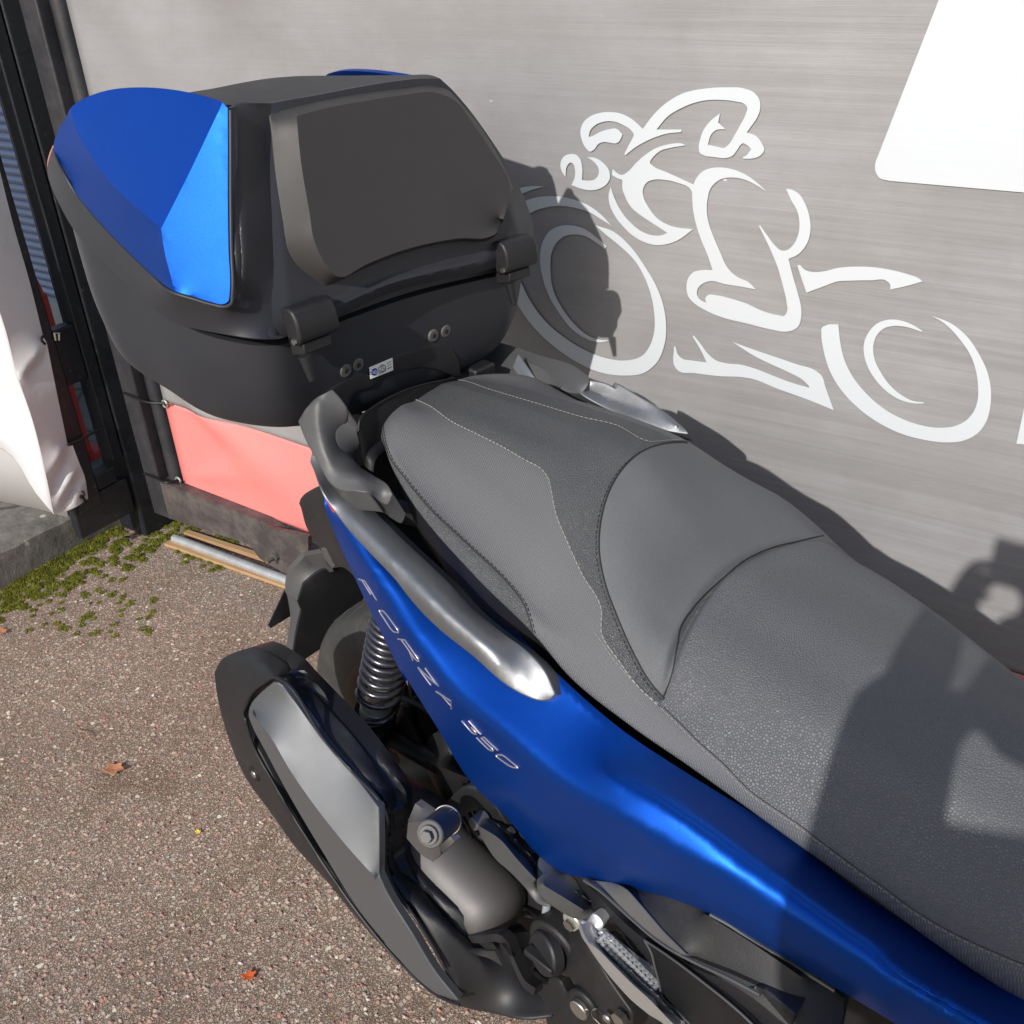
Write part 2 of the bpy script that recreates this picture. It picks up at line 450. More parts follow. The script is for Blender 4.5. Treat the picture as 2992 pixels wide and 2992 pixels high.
M_pave = mat('worn_paving', (.2, .18, .16), .9, fn=f_pave)
def sheet(name, x0, x1, y0, y1, z, m_, sub=1):
    V, Fc = [], []
    xs = np.linspace(x0, x1, sub+1); ys = np.linspace(y0, y1, sub+1)
    for y in ys:
        for x in xs: V.append((x, y, z))
    for j in range(sub):
        for i in range(sub): a = j*(sub+1)+i; Fc.append((a, a+1, a+sub+2, a+sub+1))
    return setp(mesh(name, V, Fc, m_, smooth=None), kind='structure')
g = sheet('ground', -120, 120, -120, 120, 0, M_asph, 2)
# kerb running from the corner post towards the viewer
KX0, KX1 = -2.62, -2.36
kz = .09
def f_kerb(n):
    c = n.noise(22, 7, .7)
    n.col(n.mix(n.ramp(n.voro(14), [(.10, (1, 1, 1)), (.16, (0, 0, 0))]), n.ramp(c, [(.3, (.075, .07, .063)), (.72, (.21, .195, .17))]), (.42, .41, .36)))
    n.bump(c, .6, .008); n.bump(n.noise(160, 3), .4, .002)
M_kerb = mat('weathered_stone', (.15, .14, .12), .9, fn=f_kerb)
kv = []
mb = MB(); rnd = random.Random(3)
# kerb with a worn, slightly wavy top
NK = 60; prof = [(-2.44, -.02), (-2.444, .05), (-2.452, .088), (-2.468, .10), (-2.60, .105), (-2.62, .1), (-2.62, -.02)]
V = []; Fc = []
for i in range(NK+1):
    y = -1.2 + i*(1.445+1.2)/NK
    for k, (x, z) in enumerate(prof):
        j = .004*math.sin(y*9+k)+rnd.uniform(-.002, .002); V.append((x+j, y, z+(rnd.uniform(-.003, .003) if z > 0 else 0)))
npf = len(prof)
for i in range(NK):
    for k in range(npf-1): a = i*npf+k; Fc.append((a, a+1, a+1+npf, a+npf))
Fc += [tuple(range(npf)), tuple(NK*npf+k for k in range(npf-1, -1, -1))]
setp(mesh('kerb', V, Fc, M_kerb, smooth=35), kind='structure')
sheet('pavement', -9, -2.62, -3, 9, .085, M_pave)

# ---- banner wall
def f_banner(n):
    st = n.noise(1.0, 6, .75, n.co(scale=(1.2, 1, 95)))            # long horizontal streaks of the weave
    fine = n.noise(1.0, 3, .7, n.co(scale=(9, 1, 420)))
    h1 = n.ramp(st, [(.42, (0, 0, 0)), (.62, (1, 1, 1))])
    cld = n.noise(1.4, 3, .5)
    zz = n.node('ShaderNodeSeparateXYZ'); n.link(n.co(), zz.inputs[0])
    left = n.math('MULTIPLY', n.math('ADD', zz.outputs[0], .55), -2.2, True)   # unstreaked slack part by the post
    amt = n.math('SUBTRACT', 1.0, n.math('MULTIPLY', left, .88))
    grey = n.mix(n.math('MULTIPLY', h1, amt), (.235, .231, .236), (.280, .276, .281))
    scf = n.ramp(n.noise(1.0, 2, .5, n.co(scale=(5, 1, 240))), [(.70, (0, 0, 0)), (.76, (1, 1, 1))])
    grey = n.mix(n.math('MULTIPLY', scf, n.math('MULTIPLY', amt, .35)), grey, (.5, .49, .48))
    grey = n.mix(n.ramp(cld, [(.4, (0, 0, 0)), (.7, (.35, .35, .35))]), grey, (.27, .26, .25))
    n.col(grey)
    n.rough(n.math('ADD', n.math('MULTIPLY', n.noise(5, 3), .15), .42))
    n.bump(st, .25, .002); n.bump(fine, .3, .0008)
    ck = n.node('ShaderNodeTexChecker', Scale=620.); n.link(n.co(rot=(0, .78, 0)), ck.inputs[0]); n.bump(ck.outputs['Fac'], .14, .0004)
    vor = n.ramp(n.voro(1, co=n.co(scale=(7, 1, 13))), [(.018, (1, 1, 1)), (.03, (0, 0, 0))])
    scr = n.ramp(n.noise(1.0, 3, .6, n.co(scale=(22, 1, 90), rot=(0, .25, 0))), [(.735, (0, 0, 0)), (.78, (1, 1, 1))])
    dirt = n.ramp(n.noise(2.3, 6, .7, n.co(scale=(1, 1, 1.6))), [(.42, (.90, .89, .88)), (.62, (1.06, 1.06, 1.07))])
    g2_ = n.mix(n.math('MULTIPLY', scr, .35), n.mix(n.math('MULTIPLY', vor, .7), grey, (.55, .54, .52)), (.48, .47, .46))
    n.col(n.mix(1.0, g2_, dirt, 'MULTIPLY'))
M_ban = mat('woven_banner_grey', (.3, .29, .28), .5, fn=f_banner)
def f_print(base):
    def fn(n):
        n.col(n.mix(n.noise(3, 4), base, tuple(c*.93 for c in base)))
        n.bump(n.noise(1.0, 5, .7, n.co(scale=(1.2, 1, 95))), .2, .0015)
        n.rough(.5) if False else None
    return fn
M_white = mat('white_print', (.78, .79, .80), .5, fn=f_print((.52, .545, .57)))
def f_redb(n):
    d_ = n.ramp(n.noise(7, 7, .75), [(.45, (.74, .20, .19)), (.62, (.66, .20, .18)), (.75, (.50, .19, .16))])
    sp_ = n.ramp(n.noise(90, 3, .6), [(.70, (0, 0, 0)), (.76, (1, 1, 1))])
    n.col(n.mix(n.math('MULTIPLY', sp_, .5), d_, (.45, .2, .12))); n.bump(n.noise(6, 4), .35, .012); n.bump(n.noise(900, 2), .2, .0005)
M_redb = mat('red_print', (.62, .12, .11), .5, fn=f_redb)
M_steel = mat('black_painted_steel', (.02, .02, .024), .38, .0, fn=lambda n: (n.col(n.mix(n.ramp(n.noise(70, 6, .8), [(.60, (0, 0, 0)), (.68, (1, 1, 1))]), (.013, .014, .018), (.10, .09, .085))), n.bump(n.noise(60, 5, .7), .25, .003), n.rough(n.math('ADD', n.math('MULTIPLY', n.noise(20, 5), .3), .25))))
M_beam = mat('dusty_dark_steel', (.05, .045, .045), .55, fn=lambda n: (n.col(n.mix(n.ramp(n.noise(12, 7, .75), [(.42, (0, 0, 0)), (.66, (1, 1, 1))]), (.042, .036, .038), (.105, .088, .082))), n.bump(n.noise(90, 5), .3, .002)))
M_postd = mat('dusty_black_post', (.03, .03, .033), .5, fn=lambda n: (n.col(n.mix(n.ramp(n.noise(9, 6, .75), [(.45, (0, 0, 0)), (.75, (1, 1, 1))]), (.02, .02, .024), (.05, .046, .05))), n.bump(n.noise(90, 5), .25, .002)))
bx0 = -2.078
wrink_c = aty(700, 1480, WALL)
def bdef(X, Z):
    """soft folds of the banner cloth (depth offset towards the viewer)"""
    d = np.zeros_like(X)
    # diagonal pulls from the top left corner ties
    t = np.clip((-.95-X)/1.0, 0, 1)
    a = (X+2.05)*.62 + (Z-1.0)*.95
    d += -.0085*t*np.sin(a*17+1.2*np.sin(X*3))*np.clip((Z-.55)*2, 0, 1)
    # pull folds of the red hem, from the two lower grommets
    for gx_, gz_, sl_, am in ((-2.07, .55, -.50, .024), (-2.07, .26, .30, .010)):
        r = np.hypot(X-gx_, Z-gz_)+1e-6; th = np.arctan2(Z-gz_, X-gx_)
        d += -am*np.exp(-((th-sl_)/.17)**2)*np.exp(-r*2.2)*np.clip(r*14, 0, 1)
        d += .6*am*np.exp(-((th-sl_-.35)/.16)**2)*np.exp(-r*2.2)*np.clip(r*14, 0, 1)
    d += .004*np.sin(X*2.1+Z*1.3)*np.clip((X+2.1)*2, 0, 1)*np.clip((2.2-X), 0, 1)
    d *= np.clip((X+2.085)*5, 0.05, 1)
    return d
def cloth(name, x0, x1, zf0, zf1, m_, parent, off, y=WALL, nx=150, nz=60, thick=.0008):
    V = []; Fc = []
    xs = np.linspace(x0, x1, nx+1)
    for x in xs:
        z0 = zf0(x); z1 = zf1(x)
        for z in np.linspace(z0, z1, nz+1):
            V.append((x, y, z))
    V = np.array(V); V[:, 1] += bdef(V[:, 0], V[:, 2])
    for i in range(nx):
        for j in range(nz): a = i*(nz+1)+j; Fc.append((a, a+1, a+nz+2, a+nz+1))
    o = mesh(name, V, Fc, m_, parent, off, smooth=80); solidify(o, thick, 0); return o
# red hem top edge measured in the photograph
rA = aty(482, 1176, WALL); rB = aty(885, 1305, WALL)
rsl = (rB[2]-rA[2])/(rB[0]-rA[0])
redtop = lambda x: rA[2]+rsl*(x-rA[0])
hA = aty(*c3(980, 990), WALL); hB = aty(*c3(1740, 1258), WALL)
hsl = (hB[2]-hA[2])/(hB[0]-hA[0])
hem = lambda x: hA[2]+hsl*(x-hA[0])
boff = (0, WALL, 0)
ban = empty('banner', boff, 'grey banner with white motorcycle rider drawing and red lower band, behind the scooter', 'banner')
zero = (0, 0, 0)
cloth('banner_cloth', bx0, 3.2, redtop, lambda x: 2.3, M_ban, ban, boff, nx=260, nz=130)
cloth('red_band', bx0+.004, 3.2, hem, lambda x: redtop(x)+.003, M_redb, ban, boff, y=WALL-.0015, nx=200, nz=30)
def flat_print(name, outline, m_, parent, off, pf=None, y=WALL-.003, inner=(), label=None, n=6, step=None):
    """closed printed shape lying on the cloth, filled as a thin sheet following the cloth"""
    C_ = closed_curve(outline, 2, n)
    P = np.array([aty(a, b, WALL) for a, b in C_])[:, [0, 2]]
    st = .006
    # interior grid so that it follows the cloth
    x0, z0 = P.min(0); x1, z1 = P.max(0); st = max(.012, (x1-x0)/60)
    gx, gz = np.meshgrid(np.arange(x0, x1, st), np.arange(z0, z1, st)); G = np.c_[gx.ravel(), gz.ravel()]; G = G[inpoly(G, P)] if len(G) else G
    V2 = [Vector(p.tolist()) for p in P]+[Vector(p.tolist()) for p in G]
    N = len(P); E = [(i, (i+1) % N) for i in range(N)]
    r = delaunay_2d_cdt(V2, E, [], 0, 1e-6)
    P2 = np.array([tuple(v) for v in r[0]]); fs = [tuple(f) for f in r[2]]
    cen = np.array([P2[list(f)].mean(0) for f in fs]); ok = inpoly(cen, P)
    fs = [f for f, k in zip(fs, ok) if k]
    V = np.c_[P2[:, 0], np.full(len(P2), y)+bdef(P2[:, 0], P2[:, 1]), P2[:, 1]]
    us = sorted({i for f in fs for i in f}); re = {u: k for k, u in enumerate(us)}
    o = mesh(name, V[us], [tuple(re[i] for i in f) for f in fs], m_, parent, off, smooth=80, label=label)
    # make it face the viewer
    if len(o.data.polygons) and sum(p.normal.y*p.area for p in o.data.polygons) > 0: o.data.flip_normals()
    return o
k = 1
helmet = M(e1, [(775,485,k),(860,372),(960,278),(1100,198),(1280,160),(1450,151),(1580,158),(1662,190),(1710,250),(1718,320),(1690,400),(1645,465),(1610,515,k),(1680,540),(1730,600),(1750,660),(1720,700),(1650,725),(1580,725,k),(1582,712,k),(1605,700),(1645,650,k),(1630,630),(1582,600,k),(1560,615),(1530,660),(1490,705),(1440,720),(1350,712),(1270,700),(1235,680),(1224,640),(1235,570),(1260,500),(1310,430),(1395,360,k),(1380,435,k),(1438,487,k),(1360,497),(1325,530),(1298,612,k),(1370,628),(1430,637),(1470,605),(1510,540),(1560,450),(1600,370),(1612,310),(1590,285),(1520,265),(1400,252),(1300,253),(1190,275),(1080,320),(980,380),(885,490,k),(1085,490,k),(1085,510,k),(960,525),(880,550),(790,590),(720,630),(635,697,k),(628,685,k),(660,620),(695,555),(703,530),(680,495),(620,455),(540,425),(470,425),(400,450),(355,495),(340,548,k),(360,545),(430,510),(500,488),(560,482),(612,528,k),(600,560),(580,590),(560,600),(510,595),(460,590),(420,605),(385,650),(355,667),(320,640),(285,570),(275,500),(300,430),(350,385),(420,358),(510,348),(600,362),(690,408)])
hook = M(e1, [(155,870,k),(122,815),(115,765),(140,708),(190,686),(240,692),(275,730),(290,790),(288,895,k),(340,900),(390,890),(420,850),(420,800),(395,760),(330,710,k),(400,720),(460,760),(505,820),(512,880),(480,935),(430,965),(350,978),(280,965),(203,935,k),(228,880),(230,800),(218,765),(195,755),(170,780)])
rider = M(e1, [(535,808,k),(570,840),(605,855),(660,825),(720,760),(800,690),(880,640),(970,612),(1100,607),(1120,617,k),(1000,637),(920,660),(865,705),(835,760),(860,785),(960,830),(1080,885),(1182,932,k),(1210,875),(1260,825),(1330,800),(1420,797),(1520,818),(1620,865),(1700,925),(1775,995,k),(1680,935),(1580,890),(1500,878),(1430,882),(1370,910),(1320,965),(1298,1040),(1290,1140),(1305,1240),(1340,1340),(1400,1480),(1450,1590),(1500,1650),(1560,1690),(1620,1715),(1685,1778,k),(1560,1755),(1440,1735),(1320,1710),(1285,1718),(1220,1770),(1212,1800),(1230,1850),(1285,1885,k)]) \
 + M(e2, [(275,1012),(295,990),(350,992),(450,1015),(560,1050),(680,1105),(780,1132),(830,1137),(848,1110),(845,1040),(820,930),(780,790),(735,680),(650,505,k),(657,500,k),(700,560),(770,650),(800,675),(840,678),(890,640),(925,570),(935,490),(915,390),(880,330),(840,243,k),(880,250),(930,280),(975,350),(1005,440),(1013,530),(1000,600),(970,660),(920,710),(858,738,k),(890,860),(925,980),(948,1080),(948,1150),(930,1210),(890,1240),(830,1250),(740,1235),(560,1190),(400,1150),(280,1100),(200,1050),(155,1000),(142,940),(155,870),(190,830),(250,815),(325,815,k),(290,710),(240,590),(205,480),(185,370),(180,265,k)]) \
 + M(e1, [(1155,965),(1060,920),(950,895),(870,893),(810,915),(778,970),(785,1040),(820,1110),(900,1210),(1000,1265),(1178,1293,k),(1120,1340),(1050,1385),(970,1412),(880,1420),(800,1400),(700,1345),(620,1270),(550,1180),(510,1090),(502,1020),(518,950,k),(545,1030),(600,1140),(680,1240),(760,1305),(860,1342),(920,1342),(975,1322,k),(880,1260),(760,1180),(680,1110),(635,1030),(612,960),(612,895,k),(580,885),(528,855,k)])
nose = M(e2, [(920,785,k),(937,780,k),(975,815),(1030,830),(1110,825),(1200,803),(1320,793),(1450,797),(1570,815),(1690,845),(1780,880),(1802,898,k),(1690,930),(1575,955,k),(1573,920),(1545,892),(1440,890),(1300,892),(1200,898),(1110,930),(985,976,k)])
belly = M(e2, [(55,1350,k),(68,1355,k),(85,1410),(120,1440),(180,1450),(285,1465,k),(250,1390),(185,1280,k),(195,1275,k),(240,1330),(300,1410),(360,1455),(430,1472),(520,1480),(620,1508),(740,1555),(870,1605),(1005,1645,k),(1003,1630,k),(960,1590),(850,1530),(740,1480),(620,1420),(465,1320,k),(600,1370),(760,1425),(920,1480),(1050,1525),(1095,1565),(1120,1640),(1178,1803,k),(1000,1730),(780,1650),(600,1580),(520,1568),(380,1562),(200,1540),(90,1525),(65,1500)])
fwheel = M(e4, [(303,290,k),(200,297),(160,320),(155,370),(175,520),(230,700),(310,840),(430,980),(560,1090),(720,1190),(880,1260),(1050,1305),(1250,1330),(1400,1315),(1520,1255),(1600,1150),(1638,1000),(1640,850),(1610,710),(1540,560),(1440,410),(1300,290),(1120,215,k),(1240,290),(1380,440),(1460,560),(1510,700),(1530,850),(1525,960),(1490,1060),(1420,1140),(1310,1190),(1180,1200),(1000,1170),(850,1115),(700,1030),(560,910),(430,750),(350,580),(320,440)])
finner = M(e4, [(1042,350,k),(940,290),(850,258),(750,250),(650,280),(570,360),(530,450),(530,560),(560,660),(640,790),(740,890),(860,960),(960,985),(1050,988,k),(1052,976,k),(960,965),(860,915),(760,830),(680,720),(620,590),(612,470),(640,390),(700,330),(780,307),(880,312),(1035,358,k)])
rwheel = M(e3, [(940,435,k),(860,350),(760,275),(640,225),(500,198),(400,198),(300,215),(200,260),(110,330),(40,450),(15,620),(50,800),(130,965),(300,1230),(500,1420),(700,1550),(860,1615),(1050,1640),(1200,1620),(1310,1530),(1365,1400),(1378,1200),(1350,1050),(1290,900),(1200,750),(1080,590),(950,480),(808,430,k),(900,510),(1010,600),(1130,720),(1210,860),(1260,1000),(1283,1130),(1285,1280),(1250,1400),(1190,1480),(1060,1518),(900,1500),(740,1440),(560,1330),(400,1190),(290,1040),(200,850),(150,680),(165,500),(215,400),(285,335),(400,290),(520,275),(640,290),(760,325),(860,385)])
rinner = M(e3, [(900,600,k),(885,622,k),(800,560),(720,515),(640,505),(560,520),(500,570),(460,650),(450,780),(470,940),(540,1090),(640,1220),(740,1310),(840,1350),(937,1357,k),(850,1372),(770,1355),(640,1280),(530,1150),(440,1000),(385,840),(365,680),(385,570),(440,480),(520,438),(620,432),(720,460),(820,530)])
rtail = M(e3, [(398,118,k),(290,115),(200,133),(100,190,k),(200,180),(300,145)])
panelw = M(rr, [(1932,705,k),(1440,662),(1402,650),(1387,620),(1390,590),(1470,390),(1530,240),(1622,0,k)]) 
for nm, ol in (('rider_helmet', helmet), ('rider_hand', hook), ('rider_body', rider), ('fairing_nose', nose), ('belly_fairing', belly), ('drawn_front_wheel', fwheel), ('drawn_front_rim', finner), ('drawn_rear_wheel', rwheel), ('drawn_rear_rim', rinner), ('drawn_tail', rtail)):
    flat_print(nm, ol, M_white, ban, boff)
# large white field of the banner's print (continues out of the picture)
pl, pr_ = np.array(rr(1622, 0)), np.array(rr(1530, 240)); up = pl+(pl-pr_)/np.linalg.norm(pl-pr_)*420
flat_print('white_field', [(*rr(1932,705),1), (*rr(1440,662),1), (*rr(1402,650),)]+[rr(1388,622), rr(1388,598), (*rr(1400,565),1), (up[0], up[1], 1), (3300, -430, 1), (3500, 640, 1)], M_white, ban, boff)
flat_print('letter', [(2994,1185,1),(2970,1296,1),(3040,1303,1),(3060,1190,1)], M_white, ban, boff)
def grommet(px, py, parent, off, Y=WALL-.006, r=.009):
    P = aty(px, py, Y)
    ring = [P+np.array([r*math.cos(a), 0, r*math.sin(a)]) for a in np.linspace(0, 2*math.pi, 17)[:-1]]
    return MB().tube(ring, .0028, 6, True).build('grommet', M_alub, parent, off)
grommet(521, 1404, ban, boff); grommet(482, 1180, ban, boff)
# creases/dirt specks of the cloth are in its material

# ---- banner frame: post, beam with bolt
fr = empty('fence_frame', (-2.196, 1.40, 0), 'dusty black steel frame post and low beam carrying the grey banner', 'frame')
fo = (-2.196, 1.40, 0)
MB().box((-2.196, 1.40, .13), (-2.135, 1.46, 2.4)).build('frame_post', M_postd, fr, fo, bev=.004)
MB().tube([(-2.118, 1.445, .2), (-2.118, 1.445, 2.4)], .021, 14).build('frame_tube', M_postd, fr, fo)
# beam follows the measured top and bottom lines
tA = aty(*c3(1000, 1010), 1.40); tB = aty(*c3(1740, 1300), 1.40); bA = aty(*c3(870, 1160), 1.40); bB = aty(*c3(1330, 1310), 1.40)
ts = (tB[2]-tA[2])/(tB[0]-tA[0]); bs = (bB[2]-bA[2])/(bB[0]-bA[0])
xs = [-2.196, 3.2]
V = [(x, y, z) for y in (1.40, 1.43) for (x, z) in ((-2.134, tA[2]+ts*(-2.134-tA[0])), (3.2, .20), (3.2, .11), (-2.196, bA[2]))]
V = []
zt = lambda x: max(.17, tA[2]+ts*(x-tA[0])) if x < -1.6 else .2
zb = lambda x: bA[2]+bs*(x-bA[0]) if x < -1.6 else .1
bxs = [-2.134, -1.95, -1.75, -1.6, 3.2]
for y in (1.40, 1.428):
    for x in bxs: V.append((x, y, zt(x)-.004)); V.append((x, y, zb(x)))
nb_ = len(bxs); Fc = []
for i in range(nb_-1):
    a = 2*i; b = a+2*nb_; Fc += [(a, a+1, a+3, a+2), (b, b+2, b+3, b+1), (a, a+2, b+2, b), (a+1, b+1, b+3, a+3)]
Fc += [(0, 2*nb_, 2*nb_+1, 1), (2*nb_-2, 2*nb_-1, 4*nb_-1, 4*nb_-2)]
mesh('frame_beam', V, Fc, M_beam, fr, fo)
# gusset foot below the beam with a bolt
patch('foot_plate', M(c3, [(1395,1320,1.385,1),(1470,1420,1.385,1),(1610,1500,1.385,1),(1740,1560,1.385,1),(1740,1290,1.385,1),(1500,1240,1.385,1)]), (), 'y', M_beam, fr, 20, (0, .012, 0), off=fo)
bp = aty(*c3(1560, 1400), 1.384)
MB().add(*cyl(bp+[0, .0, 0], bp+[0, -.010, 0], .0105, seg=6)).build('nut', M_cast, fr, fo, smooth=None)
MB().add(*cyl(bp, bp+[0, -.032, 0], .0055)).build('bolt', M_cast, fr, fo)
# cable ties of the banner, round the post
def tie(name, pts, label, rr_=.0035):
    P = np.array(pts); base = P.mean(0)
    V, Fc = tube(cr(P, 8), rr_, 6); V = np.array(V); 
    o = mesh(name, V, Fc, M_dull, None, base); o.location = base; setp(o, label, 'cable tie', 'cable ties holding the banners'); return o
tie('cable_tie', [aty(*c3(700,480), 1.396), aty(*c3(760,505), 1.392), aty(*c3(850,535), 1.388), aty(*c3(930,538), 1.405)], 'thin black tie round the post at the top corner of the red band')
tie('cable_tie', [aty(*c3(812,935), 1.396), aty(*c3(880,960), 1.392), aty(*c3(950,985), 1.385), aty(*c3(1005,975), 1.41)], 'thin black tie through the lower grommet of the red band')

# ---- corner gate post and side panel
XG = -2.31
gp = empty('gate_post', (XG, 1.432, 0), 'tall glossy black square gate post standing at the corner of the banner', 'post')
go = (XG, 1.432, 0)
MB().box((-2.43, 1.432, .0), (XG, 1.56, 2.6)).build('post_tube', M_steel, gp, go, bev=.006)
MB().box((-2.36, 1.56, 0), (-2.20, 1.60, 2.6)).build('post_back_plate', M_steel, gp, go)
sp = empty('side_panel_frame', (XG, 1.27, .1), 'narrow black framed opening beside the white tarpaulin, held by the gate post', 'panel')
spo = (XG, 1.27, .1)
yg = lambda px, py: atx(px, py, XG)[1]
mb = MB()
yL0, yL1 = 1.262, yg(150, 947)
yR = yg(217, 932)
mb.box((XG-.05, yL0, .16), (XG-.003, yL1, 2.5)); mb.build('stile', M_steel, sp, spo, bev=.004)
MB().box((XG-.05, yR, .26), (XG-.004, 1.430, 2.5)).build('stile', M_steel, sp, spo, bev=.004)
MB().box((XG-.05, yL1+.001, .20), (XG-.006, yR-.001, .245)).build('bottom_rail', M_steel, sp, spo, bev=.004)
zb_ = atx(185, 945, XG)[2]
MB().box((XG-.045, yL1+.001, zb_-.16), (XG-.008, yR-.001, zb_-.012)).build('mid_rail', M_steel, sp, spo, bev=.004)
MB().box((XG-.04, 1.25, .09), (XG-.01, 1.425, .195)).build('kick_plate', M_steel, sp, spo, bev=.003)
# latch on the stile
MB().tube([atx(*l1(285, 868), XG+.004), atx(*l1(280, 832), XG+.006), atx(*l1(303, 832), XG+.006), atx(*l1(303, 868), XG+.004)], .003, 6).build('latch_clip', M_alub, sp, spo)

# ---- white tarpaulin at the left
M_tarp = mat('white_tarpaulin', (.72, .72, .73), .45, fn=lambda n: (n.col(n.mix(n.ramp(n.noise(5, 6, .7), [(.5, (0, 0, 0)), (.8, (.6, .6, .6))]), (.56, .555, .57), (.42, .40, .40))), n.bump(n.noise(9, 4), .25, .01)))
def tarpx(V):
    return V
tz = empty('tarpaulin', (XG, 1.15, .2), 'white tarpaulin wrapped round the frame at the left, crumpled at its tied lower corner', 'tarpaulin')
tzo = (XG, 1.15, .2)
YE = yL0+.012
# side facing the scooter (in shade): between the tied edge and the fold
shade = M(l1, [(-30,-120,XG+.003,1),(75,300,XG+.006),(150,560,XG+.004),(222,850,XG+.006,1),(240,880,XG+.012,1),(290,1130,XG+.006),(345,1395,XG+.004,1),(372,1405,XG+.01,1),(400,1480,XG+.008),(435,1570,XG+.006),(452,1680,XG+.004,1),(400,1718,XG+.012),(340,1745,XG+.0),(278,1765,XG-.004,1)]) + M(l1, [(262,1690,XG+.012),(232,1540,XG+.016),(165,1270,XG+.016),(92,1056,XG+.01),(25,800,XG+.016),(-20,660,XG+.016),(-60,400,XG+.016,1)])
slines = [M(l1, [(345,1400,XG+.006),(315,1450,XG+.026),(270,1530,XG+.02),(238,1575,XG+.012)]), M(l1, [(350,1410,XG+.006),(330,1490,XG-.004),(300,1560,XG-.008),(270,1640,XG+.004)]), M(l1, [(440,1600,XG+.006),(390,1650,XG+.024),(350,1720,XG+.01)]), M(l1, [(400,1500,XG+.006),(350,1600,XG+.026),(300,1700,XG+.018)]), M(l1, [(410,1560,XG+.004),(370,1640,XG-.012),(330,1725,XG-.002)]),
          M(l1, [(238,890,XG+.012),(200,935,XG+.024),(150,1000,XG+.022),(100,1055,XG+.016)]), M(l1, [(240,900,XG+.01),(210,970,XG+.002),(150,1040,XG+.004)])]
patch('shaded_side', shade, slines, 'x', M_tarp, tz, 9, (-.0015, 0, 0), soft=2, off=tzo, smooth=60)
# bright side facing the street: starts at the fold and runs away to the left
fold = [l1(-60,400), l1(-20,660), l1(25,800), l1(92,1056), l1(165,1270), l1(232,1540), l1(262,1690), l1(278,1765)]
fx = [.016, .016, .016, .01, .016, .016, .012, -.004]
Fp = cr(np.array([atx(a, b, XG+c) for (a, b), c in zip(fold, fx)]), 10)
rows = []
for t in np.linspace(0, 1, 40):
    d = .9*t
    R2 = Fp.copy(); R2[:, 0] -= d; R2[:, 1] -= .035*t + .004*np.sin(d*40+R2[:, 2]*8)*min(1, t*8)
    # hem hangs higher away from the fold
    lift = .18*np.clip(t*7, 0, 1)**.8*(.6+.4*np.sin(min(1, t*5)*1.5))
    R2[:, 2] += lift*np.clip((.75-R2[:, 2])/.6, 0, 1)
    R2[:, 1] += .012*np.sin(R2[:, 2]*16+d*22)*min(1, t*6)*np.clip((.7-R2[:, 2])*2, 0, 1)
    rows.append(R2)
nF = len(Fp); V = np.vstack(rows); Fc = [(i*nF+j, i*nF+j+1, (i+1)*nF+j+1, (i+1)*nF+j) for i in range(39) for j in range(nF-1)]
o = mesh('bright_side', V, Fc, M_tarp, tz, tzo, smooth=60); solidify(o, .0015, 0)
for (a, b) in (l1(418, 1660),):
    P = atx(a, b, XG+.012); ring = [P+np.array([0, .009*math.cos(q), .009*math.sin(q)]) for q in np.linspace(0, 2*math.pi, 17)[:-1]]
    MB().tube(ring, .0028, 6, True).build('grommet', M_cast, tz, tzo)
tie('cable_tie', [atx(*l1(228,840), XG+.014), atx(*l1(212,862), XG+.018), atx(*l1(232,888), XG+.014)], 'short black loop at the upper tied edge of the white tarpaulin', .003)
tie('cable_tie', [atx(*l1(350,1405), XG+.014), atx(*l1(400,1385), XG+.01), atx(*l1(460,1350), XG+.006), atx(*l1(530,1320), XG+.004)], 'long black tie from the crumpled tarpaulin to the black stile', .004)
tie('cable_tie', [atx(*l1(415,1665), XG+.018), atx(*l1(430,1680), XG+.02), atx(*l1(438,1705), XG+.008)], 'black hook through the lowest grommet of the white tarpaulin', .004)
# grey lower tarpaulin behind it
M_tarp2 = mat('grey_tarpaulin', (.4, .39, .39), .6, fn=lambda n: n.bump(n.noise(8, 3), .2, .01))
V = []; Fc = []
pa = atz(*c3(300, 1165), .105); pb = atz(*c3(0, 1090), .105); sl_ = (pb[1]-pa[1])/(pb[0]-pa[0])
for i in range(31):
    x = pa[0]+.06 - i*.06
    for j in range(13):
        z = .108+j*.16; V.append((x, pa[1]+sl_*(x-pa[0])+.004*math.sin(i*.9+j), z))
for i in range(30):
    for j in range(12): a = i*13+j; Fc.append((a, a+1, a+14, a+13))
V = np.array(V)
tb = mesh('tarpaulin', V-V[0], Fc, M_tarp2, smooth=60); tb.location = V[0]; solidify(tb, .0015, 0)
setp(tb, 'plain grey tarpaulin hanging behind the white one, its hem on the kerb', 'tarpaulin')

# ---- things seen through the narrow opening
def f_shut(n):
    wv = n.node('ShaderNodeTexWave', Scale=13.); wv.bands_direction = 'Z'; n.link(n.co(), wv.inputs[0])
    n.col(n.mix(wv.outputs['Fac'], (.16, .20, .32), (.34, .40, .56))); n.bump(wv.outputs['Fac'], .8, .01)
M_shut = mat('roller_shutter_blue_grey', (.3, .35, .5), .45, .2, fn=f_shut)
hb = empty('shuttered_building', (-4, 2.3, 0), 'building with a blue grey roller shutter seen through the narrow opening at the left edge', 'building')
hbo = (-4, 2.3, 0)
V = []; Fc = []
nsl = 90
for i in range(nsl*4+1):
    z = .20+i*2.9/(nsl*4); dy = [0, -.012, -.016, -.012][i % 4]
    for x in (-6.4, -3.0): V.append((x, 2.3+dy*.6, z))
for i in range(nsl*4): a = 2*i; Fc.append((a, a+1, a+3, a+2))
mesh('roller_shutter', V, Fc, mat('shutter_paint', (.27, .32, .46), .4, .2), hb, hbo, smooth=60)
MB().box((-8, 2.33, 0), (-2.5, 2.6, 5.5)).build('wall', mat('dark_render', (.05, .05, .055), .8), hb, hbo)
